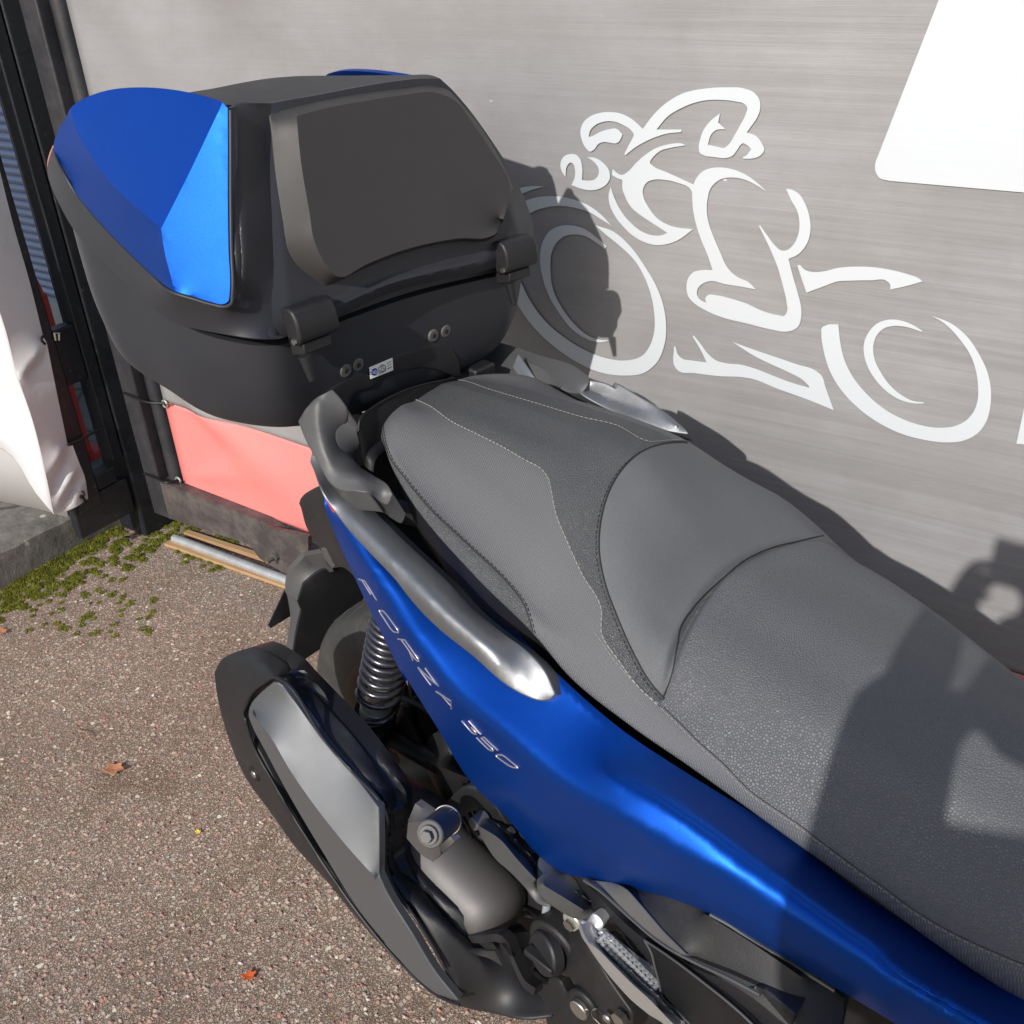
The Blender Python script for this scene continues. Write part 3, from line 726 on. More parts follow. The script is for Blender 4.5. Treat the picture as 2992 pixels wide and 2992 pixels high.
MB().box((-6.4, 2.26, .087), (-3.0, 2.329, .198)).build('plinth', mat('pale_sill', (.5, .5, .48), .7), hb, hbo)
P = atx(*c3(420, 640), -2.75)
rp = MB().add(*cyl((0, 0, 0), (0, 0, .52), .026)).add(*cyl((0, 0, .52), (0, 0, .56), .02, .014)).add(*cyl((0, 0, 0), (0, 0, .02), .05))
o = rp.build('bollard', mat('red_paint', (.45, .03, .025), .5)); o.location = (P[0], P[1], .086)
setp(o, 'small red bollard standing on the pavement behind the narrow opening', 'bollard')

# ---- moss along the kerb, loose bits
def f_moss(n):
    n.col(n.ramp(n.noise(60, 4, .7), [(.3, (.05, .055, .012)), (.5, (.11, .115, .018)), (.68, (.19, .20, .03)), (.8, (.16, .12, .06))])); n.bump(n.noise(300, 3), .8, .003)
M_moss = mat('moss_green', (.15, .2, .02), .95, spec=.1, fn=f_moss)
rnd = random.Random(11)
def moss(cx, cy, r, n_, mbx, hh=.010):
    for _ in range(n_):
        a = rnd.uniform(0, 6.28); d = r*math.sqrt(rnd.random()); x = cx+d*math.cos(a); y = cy+d*math.sin(a)
        h = hh*(1-d/r*.7)*rnd.uniform(.4, 1.15); w_ = rnd.uniform(.0015, .0045)
        t = rnd.uniform(0, 6.28)
        V = [(x+w_*math.cos(t+q), y+w_*math.sin(t+q), .001+h*.15) for q in (0, 2.1, 4.2)]+[(x+rnd.uniform(-.003, .003), y+rnd.uniform(-.003, .003), .001+h)]
        mbx.add(V, [(0, 1, 3), (1, 2, 3), (2, 0, 3)])
mo = MB()
for (x, y) in [c3(40,1660),c3(120,1620),c3(200,1580),c3(280,1545),c3(360,1500),c3(430,1430),c3(500,1370),c3(560,1320),c3(640,1290),c3(700,1250),c3(760,1330),c3(740,1400),c3(690,1430),c3(500,1470),c3(450,1520),c3(410,1560),c3(180,1640),c3(90,1700),c3(15,1740),c3(900,1290),c3(960,1250),c3(1010,1230),c3(860,1330),c3(1100,1430),c3(1180,1470),c3(1300,1300),c3(1260,1270), c3(620,1370), c3(330,1530), c3(250,1600)]:
    p = atz(x, y, 0); 
    for q in range(6): moss(p[0]+rnd.gauss(0, .026), p[1]+rnd.gauss(0, .02), rnd.uniform(.005, .018), 90, mo, .008)
for q in range(150):
    p = atz(*c3(rnd.uniform(0, 900), rnd.uniform(1500, 1850)), 0); 
    if rnd.random() < .5: moss(p[0], p[1], rnd.uniform(.004, .012), 30, mo, .004)
for q in range(150):
    y = rnd.uniform(.2, 1.42); moss(-2.436+abs(rnd.gauss(0, .022)), y, rnd.uniform(.010, .026), 190, mo, .011)
setp(mo.build('moss', M_moss, smooth=None), kind='stuff')
# loose grit lying on the asphalt (uncountable)
gm = MB(); rnd = random.Random(5)
GC = []
for _ in range(5200):
    px, py = rnd.uniform(-40, 1500), rnd.uniform(1560, 3040)
    p = atz(px, py, 0)
    if p[0] < -2.42 or p[1] > 1.5: continue
    r_ = rnd.choice([.0012, .0015, .002, .002, .003, .0042]); 
    V = []
    for th in (.0, 1.05, 2.1, 3.14, 4.2, 5.25): V.append((p[0]+r_*1.2*math.cos(th)*rnd.uniform(.7, 1.2), p[1]+r_*math.sin(th)*rnd.uniform(.7, 1.2), .0003))
    V += [(p[0]+rnd.uniform(-.3, .3)*r_, p[1]+rnd.uniform(-.3, .3)*r_, r_*rnd.uniform(.5, .9))]
    gm.add(V, [(i, (i+1) % 6, 6) for i in range(6)])
def f_grit(n):
    v = n.voro(90, out='Color'); sp_ = n.node('ShaderNodeSeparateColor'); n.link(v, sp_.inputs[0])
    n.col(n.ramp(sp_.outputs[0], [(0, (.16, .09, .075)), (.35, (.27, .17, .14)), (.6, (.36, .30, .26)), (.85, (.34, .15, .11)), (1, (.52, .48, .42))]))
setp(gm.build('gravel', mat('loose_grit', (.3, .25, .2), .9, fn=f_grit), smooth=None), kind='stuff')

# planks and pipe under the beam
M_wood = mat('weathered_plank', (.35, .2, .1), .7, fn=lambda n: (n.col(n.mix(n.noise(1, 6, .7, n.co(scale=(5, 90, 90))), (.22, .125, .06), (.52, .33, .17))), n.bump(n.noise(1, 5, .7, n.co(scale=(6, 200, 200))), .4, .002)))
def slat(name, P0, P1, wd, th, m_, label, cat, group=None):
    P0 = np.array(P0[:2]); P1 = np.array(P1[:2]); d = P1-P0; n_ = np.array([-d[1], d[0]])/np.linalg.norm(d)*wd
    b = [(*P0, .001), (*P1, .001), (*(P1+n_), .001), (*(P0+n_), .001)]
    t = [(*P0, th), (*P1, th), (*(P1+n_), th), (*(P0+n_), th)]
    V = np.array(b+t); base = V[0].copy()
    o = MB().hexa(V[:4]-base, V[4:]-base).build(name, m_, bev=.001); o.location = base; return setp(o, label, cat, group)
A0 = atz(*c3(930, 1345), .0); A1 = atz(*c3(1600, 1585), 0)
B1 = A1+(A1-A0)*.75
slat('wood_strip', A0, B1, .035, .010, M_wood, 'broad ochre wooden strip on the asphalt, nearest the viewer beside the pipe', 'plank', 'wooden strips under the beam')
A0 = atz(*c3(1040, 1290), .0); A1 = atz(*c3(1440, 1420), 0)
slat('wood_strip', A0, A1+(A1-A0)*1.6, .018, .014, M_wood, 'thin ochre wooden strip lying behind the grey pipe', 'plank', 'wooden strips under the beam')
A0 = atz(*c3(985, 1300), .014); A1 = atz(*c3(1600, 1530), .014)
V, Fc = tube([A0, A0+(A1-A0)*1.6], .013, 14); V = np.array(V)
o = mesh('pipe', V-A0, Fc, mat('galvanised_pipe', (.36, .38, .40), .5, .4, fn=lambda n: n.col(n.mix(n.noise(30, 6, .7), (.2, .2, .2), (.5, .52, .54)))), smooth=40)
o.location = A0; setp(o, 'galvanised grey pipe lying between the two wooden strips', 'pipe')

# fallen leaves
M_leaf = mat('dry_leaf', (.38, .15, .07), .7, fn=lambda n: (n.col(n.mix(n.noise(60, 4), (.24, .09, .045), (.52, .24, .12))), n.bump(n.noise(150, 3), .4, .002)))
def leaf(px, py, size, rz, m_, label, asp=.75, curl=.35):
    p = atz(px, py, 0.0); rl = random.Random(int(px)); V = []; Fc = []
    n_ = 18; k_ = 5
    for i in range(n_):
        a = 2*math.pi*i/n_; rad = size*(1+.28*math.cos(5*a+.6)+rl.uniform(-.12, .12))
        for j in range(1, k_+1):
            q = j/k_; x = rad*q*math.cos(a); y = rad*q*math.sin(a)*asp
            V.append((x, y, .004+curl*size*((x/size)**2*.6+abs(y/size)*.5*q)+rl.uniform(0, .0006)))
    V.append((0, 0, .003)); c_ = len(V)-1
    for i in range(n_):
        i2 = (i+1) % n_; Fc.append((i*k_, i2*k_, c_))
        for j in range(k_-1): Fc.append((i*k_+j, i*k_+j+1, i2*k_+j+1, i2*k_+j))
    V = np.array(V); c_, s_ = math.cos(rz), math.sin(rz); V[:, :2] = V[:, :2] @ np.array([[c_, s_], [-s_, c_]])
    o = mesh('leaf', V, Fc, m_, smooth=30); o.location = p; solidify(o, .0005); return setp(o, label, 'leaf', 'fallen leaves on the asphalt')
leaf(336, 2252, .021, .5, M_leaf, 'curled light brown leaf, the largest on the asphalt')
leaf(729, 2856, .011, 1.2, mat('orange_leaf', (.5, .09, .02), .5), 'small orange leaf near the bottom of the silencer')
leaf(8, 1850, .014, .2, M_leaf, 'brown leaf at the left edge of the asphalt')
leaf(580, 2435, .0055, 0, mat('yellow_leaf', (.75, .6, .05), .6), 'tiny yellow leaf left of the silencer')
V, Fc = tube(cr([atz(225, 2133, .004), atz(250, 2140, .009), atz(272, 2165, .005)], 8), .0009, 5); V = np.array(V)
b0 = V[0].copy(); o = mesh('twig', V-b0, Fc, M_leaf); o.location = b0; setp(o, 'thin curved brown twig on the asphalt above the curled leaf', 'twig')

# ================================================================ the scooter (local: u forward, v towards the wall, w up)
sc = empty('scooter', tuple(O), 'satin blue maxi scooter with dark grey seat and large top case, parked before the banner', 'scooter', rz=HD)
VC = .012
# ---------------- seat
def tab(rows):
    A = np.array(rows, float); return lambda u, k: np.interp(u, A[:, 0], A[:, k])
def smooth_tab(rows):
    A = np.array(rows, float); C_ = cr(A, 10); return lambda u, k: np.interp(u, C_[:, 0], C_[:, k])
tE = smooth_tab([(.012,.05,.925),(.03,.08,.930),(.06,.115,.935),(.1,.14,.938),(.126,.155,.932),(.168,.17,.915),(.303,.19,.863),(.394,.19,.823),(.432,.19,.798),(.514,.188,.774),(.586,.18,.755),(.677,.17,.728),(.774,.152,.690),(.87,.14,.66),(1.0,.13,.645),(1.2,.12,.63)])
tS = smooth_tab([(.012,.045,.932),(.03,.07,.945),(.06,.10,.957),(.1,.128,.962),(.137,.145,.945),(.212,.16,.912),(.344,.17,.868),(.394,.173,.845),(.464,.158,.842),(.54,.155,.802),(.59,.16,.785),(.69,.16,.757),(.76,.15,.735),(.81,.147,.722),(.9,.14,.705),(1.0,.13,.695),(1.2,.12,.68)])
tM = smooth_tab([(.012,.028,.936),(.03,.045,.952),(.06,.06,.963),(.09,.07,.967),(.16,.07,.968),(.247,.07,.967),(.305,.072,.962),(.35,.085,.948),(.4,.1,.915),(.46,.1,.882),(.512,.1,.846),(.53,.1,.842),(.6,.11,.832),(.7,.11,.815),(.8,.1,.795),(1.,.09,.775),(1.2,.08,.765)])
tC = smooth_tab([(.012,0,.937),(.03,0,.953),(.06,0,.963),(.12,0,.968),(.3,0,.968),(.37,0,.965),(.41,0,.945),(.45,0,.908),(.5,0,.866),(.515,0,.862),(.6,0,.852),(.7,0,.838),(.8,0,.82),(.9,0,.805),(1.2,0,.79)])
us = np.unique(np.concatenate([np.linspace(.012, .12, 36), np.linspace(.12, 1.2, 560)]))
ucrease = lambda v: .505+1.25*v*v
SEC = 56
SV, SF, SUV = [], [], []
for u in us:
    E_ = (tE(u,1), tE(u,2)); S_ = (tS(u,1), tS(u,2)); M_ = (tM(u,1), tM(u,2)); C_ = tC(u,2)
    half = [(E_[0]-.035, E_[1]-.035), (E_[0]-.006, E_[1]-.006), E_, ((E_[0]+S_[0])/2+.004, (E_[1]+S_[1])/2+.002), S_, ((S_[0]+M_[0])/2, (S_[1]+M_[1])/2+.006), M_, (M_[0]*.5, (M_[1]*.35+C_*.65)), (0, C_)]
    full = half+[(-a, b) for a, b in half[-2::-1]]
    c_ = cr(np.array(full), 20)
    d_ = np.r_[0, np.cumsum(np.linalg.norm(np.diff(c_, axis=0), axis=1))]
    # fixed parameterisation so the grid lines run along the features
    for (a, b) in c_:
        x = u; z = b
        if abs(a) < S_[0]+.004 and b > S_[1]-.006:
            dd = (u-ucrease(a)); fd = min(1, (S_[0]+.004-abs(a))/.03); z -= fd*.009*math.exp(-(dd/.0045)**2); z += fd*.004*math.exp(-((dd-.018)/.014)**2)
        if a < 0:
            f_ = float(np.interp(u, [.1, .45, .62, .8, 1.2], [1.0, 1.28, 1.2, 1.02, 1.0])); v_ = -a*f_
            SV.append((x, v_+VC, z-v_*float(np.interp(u, [.15, .5], [.2, 0]))))
        else: SV.append((x, -a+VC, z))
    ns = len(c_)
for i in range(len(us)-1):
    for j in range(ns-1): a = i*ns+j; SF.append((a, a+1, a+1+ns, a+ns))
SF.append(tuple(range(ns)))
# flat underside
for i in range(len(us)-1): SF.append((i*ns, (i+1)*ns, (i+1)*ns+ns-1, i*ns+ns-1))
SV = np.array(SV)
seat = mesh('seat', SV, SF, [M_leather2, M_coarse, M_weave, M_leather], sc, smooth=70)
BV['seat'] = BVHTree.FromPolygons([tuple(v) for v in SV], [f for f in SF if len(f) == 4])
def onto(name, px, py, lift=0.):
    o_ = loc(CAMP); d = ray(px, py); d = np.array([d@F, d@L, d[2]]); d = d/np.linalg.norm(d)
    h, nrm, i, t = BV[name].ray_cast(Vector(o_), Vector(d))
    if h is None: return None
    if nrm.dot(Vector(d)) > 0: nrm = -nrm
    return np.array(h+nrm*lift)
# seam polylines as seen in the photograph
seamS1 = M(c4, [(745,515),(640,575),(612,640),(620,740),(660,850),(740,960),(880,1130),(1080,1320),(1320,1550),(1400,1650),(1445,1760),(1480,1900)])
seamM = M(c4, [(765,505),(880,555),(1000,640),(1150,715),(1300,790),(1420,860),(1510,910),(1550,960),(1565,1020),(1600,1180),(1650,1300),(1740,1500),(1850,1700)])+M(nn,[(335,0),(400,105),(475,205),(555,282)])
seamF = M(c4, [(985,408),(1060,410),(1200,455),(1500,545),(1750,620),(1932,662)])+M(rr, [(560,1617),(640,1612),(720,1612)])
arc1 = M(ss, [(360,1110),(300,1040),(220,900),(150,740),(100,600),(75,450),(85,320),(130,180),(200,80),(270,25),(350,-5),(450,-15),(560,0),(680,50),(790,130),(880,200)])
arc2 = M(nn, [(310,0),(390,110),(480,210),(565,282)])
crease = M(ss, [(352,1113),(395,1000),(415,880),(430,800),(480,720),(620,580),(720,500),(830,450),(950,420),(1070,392)])
seamB = M(nn, [(568,280),(640,350),(700,410),(790,490),(900,600),(1000,670),(1060,710),(1180,800),(1300,890),(1400,960),(1500,1035),(1620,1110),(1760,1180),(1900,1240),(2000,1280)])
polyW = np.array(seamS1[2:]+M(nn,[(120,20),(180,120),(250,200)])+seamM[::-1][:-1])   # woven panel between the two seams
def uvof(poly):
    out = []
    for p in poly:
        q = onto('seat', *p)
        if q is not None: out.append(q[:2])
    return np.array(out)
lowW = M(nn, [(60,60),(170,170),(400,370),(640,530),(960,760),(1330,1060),(1600,1240),(1932,1390)])
fc = np.array([SV[list(f)].mean(0) for f in SF]); 
def fproj(P):
    W_ = O+np.outer(P[:,0],F)+np.outer(P[:,1],L)+np.outer(P[:,2],[0,0,1.]); c = (W_-CAMP)@RW
    return np.c_[c[:,0]/c[:,2]*FPX+CPX, c[:,1]/c[:,2]*FPX+CPX]
near = fc.copy(); near[:, 1] = np.where(near[:, 1] > VC, VC-(near[:, 1]-VC)/np.interp(near[:, 0], [.1, .45, .62, .8, 1.2], [1.0, 1.28, 1.2, 1.02, 1.0]), near[:, 1])          # far half mirrors the near half
px_ = fproj(near)
sm = lambda P, n=6: cr(np.array([p[:2] for p in P]), n)
woven = np.vstack([sm(seamS1[2:]), sm(M(nn,[(35,30),(90,110),(170,170),(400,370),(640,530),(960,760),(1330,1060),(1600,1240),(2000,1430)])), sm(seamB[::-1]), sm(seamM[::-1])])
inW = inpoly(px_, woven)
hide = np.vstack([sm(M(c4,[(500,600),(560,700),(580,800),(690,1000),(695,1080),(1100,1550),(1300,1750),(1470,1930)])), sm(seamS1[::-1])])
inH = inpoly(px_, hide)
lumb = np.vstack([sm(arc1), sm(crease[::-1])]); inL = inpoly(fproj(fc), lumb)
for i, p in enumerate(seat.data.polygons):
    u, v = fc[i][0], abs(fc[i][1]-VC)
    if len(SF[i]) != 4 or i >= len(SF)-len(us): p.material_index = 0; continue
    if inW[i]: mi = 2
    elif inH[i]: mi = 1
    elif inL[i]: mi = 0
    elif u >= .505+1.25*v*v: mi = 3
    elif fc[i][1]-VC > .066+.25*max(0, u-.28): mi = 0
    else: mi = 1
    p.material_index = mi
def stitches(name, poly, on, dash=.004, gap=.0022, r=.0006, m_=M_thread, parent=None, lift=.0006):
    P = [onto(on, x, y, lift) for x, y in cr(np.array([p[:2] for p in poly]), 10)]
    P = [p for p in P if p is not None]; P = np.array(P)
    # drop jumps
    d = np.linalg.norm(np.diff(P, axis=0), axis=1); keep = np.r_[True, d < .06]; P = P[keep]
    s_ = np.r_[0, np.cumsum(np.linalg.norm(np.diff(P, axis=0), axis=1))]
    f = lambda t: np.array([np.interp(t, s_, P[:, k]) for k in range(3)])
    mb_ = MB(); t = 0
    if gap <= 0:
        ts_ = np.arange(0, s_[-1], .004); mb_.tube(np.array([f(q) for q in ts_]), r, 6)
    else:
        while t+dash < s_[-1]: mb_.tube([f(t), f(t+dash/2)+[0, 0, r*.5], f(t+dash)], r, 5); t += dash+gap
    return mb_.build(name, m_, parent)
stitches('stitching', seamM, 'seat', r=.0008, parent=seat)
stitches('stitching', [(x+6, y+1) for x, y in seamS1], 'seat', r=.0005, m_=M_thread_d, parent=seat)
stitches('stitching', seamF, 'seat', parent=seat, r=.0005)
stitches('seam', seamS1, 'seat', gap=0, r=.0008, m_=M_thread_d, parent=seat, lift=0)
stitches('seam', arc1, 'seat', gap=0, r=.0010, m_=M_thread_d, parent=seat, lift=0)
stitches('seam', crease, 'seat', gap=0, r=.0011, m_=M_thread_d, parent=seat, lift=-.0002)
stitches('seam', seamB, 'seat', gap=0, r=.0006, m_=M_thread_d, parent=seat, lift=0)
stitches('stitching', [(x-9, y+4) for x, y in arc1[:-1]], 'seat', r=.0005, m_=M_thread_d, parent=seat)
stitches('stitching', arc2, 'seat', r=.0005, m_=M_thread, parent=seat)
stitches('stitching', [(x-6, y+4) for x, y in seamB], 'seat', r=.0005, m_=M_thread, parent=seat)

# ---------------- body panels
k = 1
body_out = M(g1, [(580,262,-.17,k),(600,400,-.176),(690,650,-.182),(850,1000,-.188),(960,1240,-.190),(1080,1480,-.192),(1290,1900,-.196)]) \
 + M(mm, [(960,190,-.197),(1130,450,-.198),(1310,740,-.20),(1480,905,-.205),(1640,1095,-.207),(1740,1170,-.208),(1900,1208,-.21,k)]) \
 + M(nn, [(430,968,-.212),(600,1005,-.215),(750,1065,-.217),(900,1150,-.215),(1100,1270,-.211),(1400,1450,-.203),(1650,1600,-.197),(2100,1850,-.188,k),(2300,1620,-.10,k),(2100,1430,-.108),(1932,1350,-.112),(1740,1275,-.118),(1630,1205,-.124),(1350,1030,-.138),(970,745,-.160),(640,540,-.184),(400,380,-.192),(170,180,-.190),(60,70,-.183)]) \
 + M(c4, [(1380,1880,-.172),(1220,1770,-.168),(1020,1610,-.166),(820,1420,-.164),(590,1230,-.163),(430,1120,-.162),(310,1050,-.162)])
ridge = M(g1, [(720,440,-.192),(790,560,-.20),(870,760,-.208),(1040,1020,-.218),(1200,1300,-.226),(1440,1640,-.236)]) \
 + M(mm, [(1180,250,-.242),(1300,370,-.246),(1420,450,-.249),(1560,570,-.253),(1700,690,-.256),(1860,800,-.26)]) \
 + M(nn, [(420,700,-.262),(600,810,-.257),(800,910,-.249),(950,1010,-.241),(1180,1150,-.229),(1400,1280,-.217),(1700,1460,-.205),(2000,1640,-.195)])
# upper crease: the bright facet between it and the ridge faces the sun
upc = M(nn, [(360,545,-.247),(560,645,-.242),(780,790,-.2365),(930,895,-.230),(1200,1082,-.2165),(1400,1215,-.2055)])
lowc = M(nn, [(-60,560,-.240),(100,690,-.241),(280,800,-.242),(480,910,-.243),(720,1030,-.238),(900,1118,-.233),(1100,1238,-.226),(1400,1415,-.215)])
under = M(c4, [(560,1200,-.196),(900,1560,-.205),(1200,1860,-.214)])+M(mm,[(1330,190,-.222),(1480,290,-.222),(1680,350,-.215)])
blue_side = patch('side_panel', body_out, [ridge, upc, lowc], 'v', M_blue, sc, 14, (0, .006, 0), soft=5, bev=0, label='blue side panel facing the viewer', smooth=45)
# the same panel on the far side, mirrored across the scooter's middle
LEAN = R_(2.6)
def mir(o, name, vc=VC, label=None):
    me = o.data.copy(); me.name = name
    co_ = np.empty(len(me.vertices)*3); me.vertices.foreach_get('co', co_); co_ = co_.reshape(-1, 3); 
    lat = np.array([0, math.cos(LEAN), -math.sin(LEAN)]); dq = (co_-np.array([0, vc, 1.0]))@lat; co_ = co_-2*np.outer(dq, lat)
    me.vertices.foreach_set('co', co_.ravel()); me.flip_normals(); me.update()
    q = bpy.data.objects.new(name, me); COL.objects.link(q); q.parent = o.parent
    for md in o.modifiers:
        n_ = q.modifiers.new(md.name, md.type)
        if md.type == 'BEVEL': n_.width = md.width; n_.segments = md.segments; n_.limit_method = 'ANGLE'; n_.angle_limit = md.angle_limit
    if label: q['label'] = label
    return q
mir(blue_side, 'side_panel', -.012, label='blue side panel towards the wall')

# lettering on the flank: stroke letters laid on the panel
GLY = {'F': [[(0,0),(0,1),(.8,1)],[(0,.52),(.6,.52)]], 'O': [[(.15,0),(.85,0),(1,.15),(1,.85),(.85,1),(.15,1),(0,.85),(0,.15),(.15,0)]],
 'R': [[(0,0),(0,1),(.85,1),(1,.85),(1,.62),(.85,.48),(0,.48)],[(.5,.48),(1,0)]], 'Z': [[(0,1),(1,1),(0,0),(1,0)]], 'A': [[(0,0),(.5,1),(1,0)],[(.2,.36),(.8,.36)]],
 '3': [[(0,1),(1,1),(.5,.55),(.85,.55),(1,.4),(1,.15),(.85,0),(0,0)]], '5': [[(1,1),(0,1),(0,.56),(.85,.56),(1,.42),(1,.15),(.85,0),(0,0)]], '0': [[(.15,0),(.85,0),(1,.15),(1,.85),(.85,1),(.15,1),(0,.85),(0,.15),(.15,0)]]}
# baseline and cap line of the row, in photograph pixels
top_l = cr(np.array(M(mp(1000,1640,.3417), [(185,130),(320,350),(480,570),(650,810),(860,1090),(1050,1310),(1230,1500),(1390,1650),(1545,1780)])), 12)
bot_l = cr(np.array(M(mp(1000,1640,.3417), [(145,150),(290,375),(430,590),(600,830),(790,1090),(1000,1330),(1180,1530),(1330,1670),(1500,1790)])), 12)
def along(Lx, t):
    d = np.r_[0, np.cumsum(np.linalg.norm(np.diff(Lx, axis=0), axis=1))]; return np.array([np.interp(t*d[-1], d, Lx[:, q]) for q in (0, 1)])
lm = MB(); spans = []
wd_ = [('F',0,.135),('O',.145,.27),('R',.285,.41),('Z',.425,.53),('A',.545,.655),('3',.70,.785),('5',.79,.88),('0',.89,.99)]
for ch, a, b in wd_:
    for st_ in GLY[ch]:
        pts = []
        q = np.array(st_, float)
        for i in range(len(q)-1):
            for t in np.linspace(0, 1, 4)[:-1]: pts.append(q[i]*(1-t)+q[i+1]*t)
        pts.append(q[-1]); P = []
        for x, y in pts:
            tt = a+(b-a)*(x*.84+.14*y); A_ = along(bot_l, min(tt, 1)); B_ = along(top_l, min(tt, 1)); c_ = A_*(1-y)+B_*y; c_ = A_*(1-.85*y)+B_*.85*y
            h = onto('side_panel', c_[0], c_[1], .0007)
            if h is not None: P.append(h)
        if len(P) > 1: lm.tube(np.array(P), .0011, 6)
lm.build('lettering', M_letter, blue_side, smooth=60)

# ---------------- grab rails
rail_out = M(g1, [(470,-10,-.19,k),(520,100,-.20),(560,200,-.212),(690,430,-.216),(800,580,-.220),(1000,800,-.226),(1200,1010,-.231),(1330,1180,-.234),(1500,1370,-.236)]) \
 + M(mm, [(1350,140,-.236),(1410,195,-.235),(1480,250,-.231),(1570,300,-.225),(1660,326,-.216),(1690,322,-.211,k),(1712,300,-.207,k),(1662,190,-.203),(1560,80,-.201),(1465,5,-.200)]) \
 + M(c4, [(1115,1690,-.199),(985,1550,-.196),(860,1430,-.193),(720,1300,-.189),(600,1180,-.184),(470,1040,-.176),(380,900,-.172),(250,700,-.17,k)])
rail_c = M(g1, [(560,60,-.19),(640,240,-.210),(860,520,-.228),(1080,770,-.238),(1290,1000,-.245)])+M(mm, [(1300,60,-.248),(1450,170,-.243),(1600,280,-.224)])
rail_c2 = M(c4, [(330,960,-.180),(500,1120,-.190),(660,1300,-.202),(850,1500,-.213),(1060,1710,-.221),(1250,1890,-.225)])+M(mm, [(1450,110,-.222),(1590,250,-.213)])
rail = patch('grab_rail', rail_out, [rail_c, rail_c2], 'v', [M_rail], sc, 13, (.004, .016, -.012), soft=26, bev=.002, smooth=60)
# dark rear cover of each rail
cov_out = M(c4, [(140,640,-.203,k),(180,575,-.197,k),(240,510,-.186),(290,488,-.178),(330,468,-.170,k),(375,520,-.166),(412,590,-.163),(405,650,-.163,k),(390,700,-.164),(398,770,-.165),(440,840,-.166),(480,890,-.167),(560,945,-.170),(635,998,-.172),(662,1050,-.176,k),(640,1105,-.181),(585,1080,-.186),(545,1040,-.195),(480,1030,-.203),(370,1020,-.211),(320,985,-.212),(285,930,-.211),(240,850,-.210),(190,760,-.208)])
cov_r = M(c4, [(240,520,-.190),(242,620,-.196),(267,730,-.200),(315,850,-.203),(345,925,-.204),(400,935,-.200),(470,940,-.194),(520,965,-.189),(570,1005,-.185)])
rcov = patch('rail_cover', cov_out, [cov_r], 'v', M_rcov, sc, 10, (.006, .012, -.030), soft=3, bev=.0015, smooth=60)
mir(rail, 'grab_rail', label='grab rail on the wall side'); 
# far rail cover: seen from inside, built where it stands
fv = M(c4, [(965,190,.160,k),(1060,150,.185,k),(1180,178,.205),(1300,205,.215),(1500,268,.222),(1700,335,.226),(1765,385,.222,k),(1772,410,.218),(1735,480,.205,k),(1680,470,.196),(1600,455,.19),(1450,415,.185),(1230,375,.17),(1080,385,.16),(1048,400,.155,k),(1040,300,.158),(1010,240,.158)])
patch('rail_cover', fv, [M(c4, [(1030,240,.162),(1080,285,.178),(1200,285,.192),(1330,290,.198),(1420,305,.2),(1500,335,.2),(1560,380,.196),(1610,440,.19)])], 'v', M_rcov, sc, 9, (.0, .012, -.02), soft=0, bev=.002, label='rail cover on the wall side', smooth=25)
fs_ = M(c4, [(1735,480,.205,k),(1780,412,.222,k),(1880,435,.228),(1932,460,.23)])+M(rr, [(430,1410,.232),(520,1455,.234),(590,1495,.236),(640,1530,.236),(700,1585,.232,k),(600,1570,.22),(500,1530,.214),(400,1490,.21)])
patch('rail_end', fs_, [M(rr, [(320,1420,.218),(440,1465,.224),(560,1510,.228),(660,1560,.23)])], 'v', M_rail, sc, 10, (0, .012, -.016), bev=.002)
# screw on the far cover
q = pv(*c4(1020, 315), .155); MB().add(*cyl(q, q+np.array([.012, -.006, .004]), .009, .0075, 16)).build('screw', M_chrome, sc, bev=.001)

# ---------------- dark inner body under and behind the seat
def ring_loft(name, rings, m_, parent, n=6, smooth=50, bev=0, cap=True, label=None):
    C_ = [closed_curve(r, 3, n) for r in rings]; N = len(C_[0]); V = np.vstack(C_); Fc = []
    for i in range(len(C_)-1):
        for j in range(N): j2 = (j+1) % N; Fc.append((i*N+j, i*N+j2, (i+1)*N+j2, (i+1)*N+j))
    if cap: Fc += [tuple(range(N)), tuple((len(C_)-1)*N+j for j in range(N-1, -1, -1))]
    o = mesh(name, V, Fc, m_, parent, None, smooth, label)
    if bev: bevel(o, bev)
    return o
def plan(u0, u1, v0, w_, r=.03, vc=VC):
    return [(u0+r, vc-v0, w_), (u1-r, vc-v0, w_), (u1, vc-v0+r, w_), (u1, vc+v0-r, w_), (u1-r, vc+v0, w_), (u0+r, vc+v0, w_), (u0, vc+v0-r, w_), (u0, vc-v0+r, w_)]
tubV = MB()
def seatpan(w_off, dv):
    near_ = [(u, VC-(float(tE(u,1))-dv), float(tE(u,2))-w_off) for u in np.linspace(.02, 1.18, 24)]
    far_ = [(u, VC+(float(tE(u,1))-dv), float(tE(u,2))-w_off) for u in np.linspace(1.18, .02, 24)]
    return near_+far_
R0 = seatpan(.012, .012); R1 = seatpan(.06, .016); R2 = seatpan(.13, .03)
V = np.array(R0+R1+R2); N = 48; Fc = []
for i in range(2):
    for j in range(N): j2 = (j+1) % N; Fc.append((i*N+j, i*N+j2, (i+1)*N+j2, (i+1)*N+j))
Fc += [(j, j+1, N-2-j, N-1-j) for j in range(N//2-1)]+[(2*N+j, 2*N+j+1, 3*N-2-j, 3*N-1-j) for j in range(N//2-1)]
mesh('seat_base', V, Fc, M_dull, sc, smooth=30)
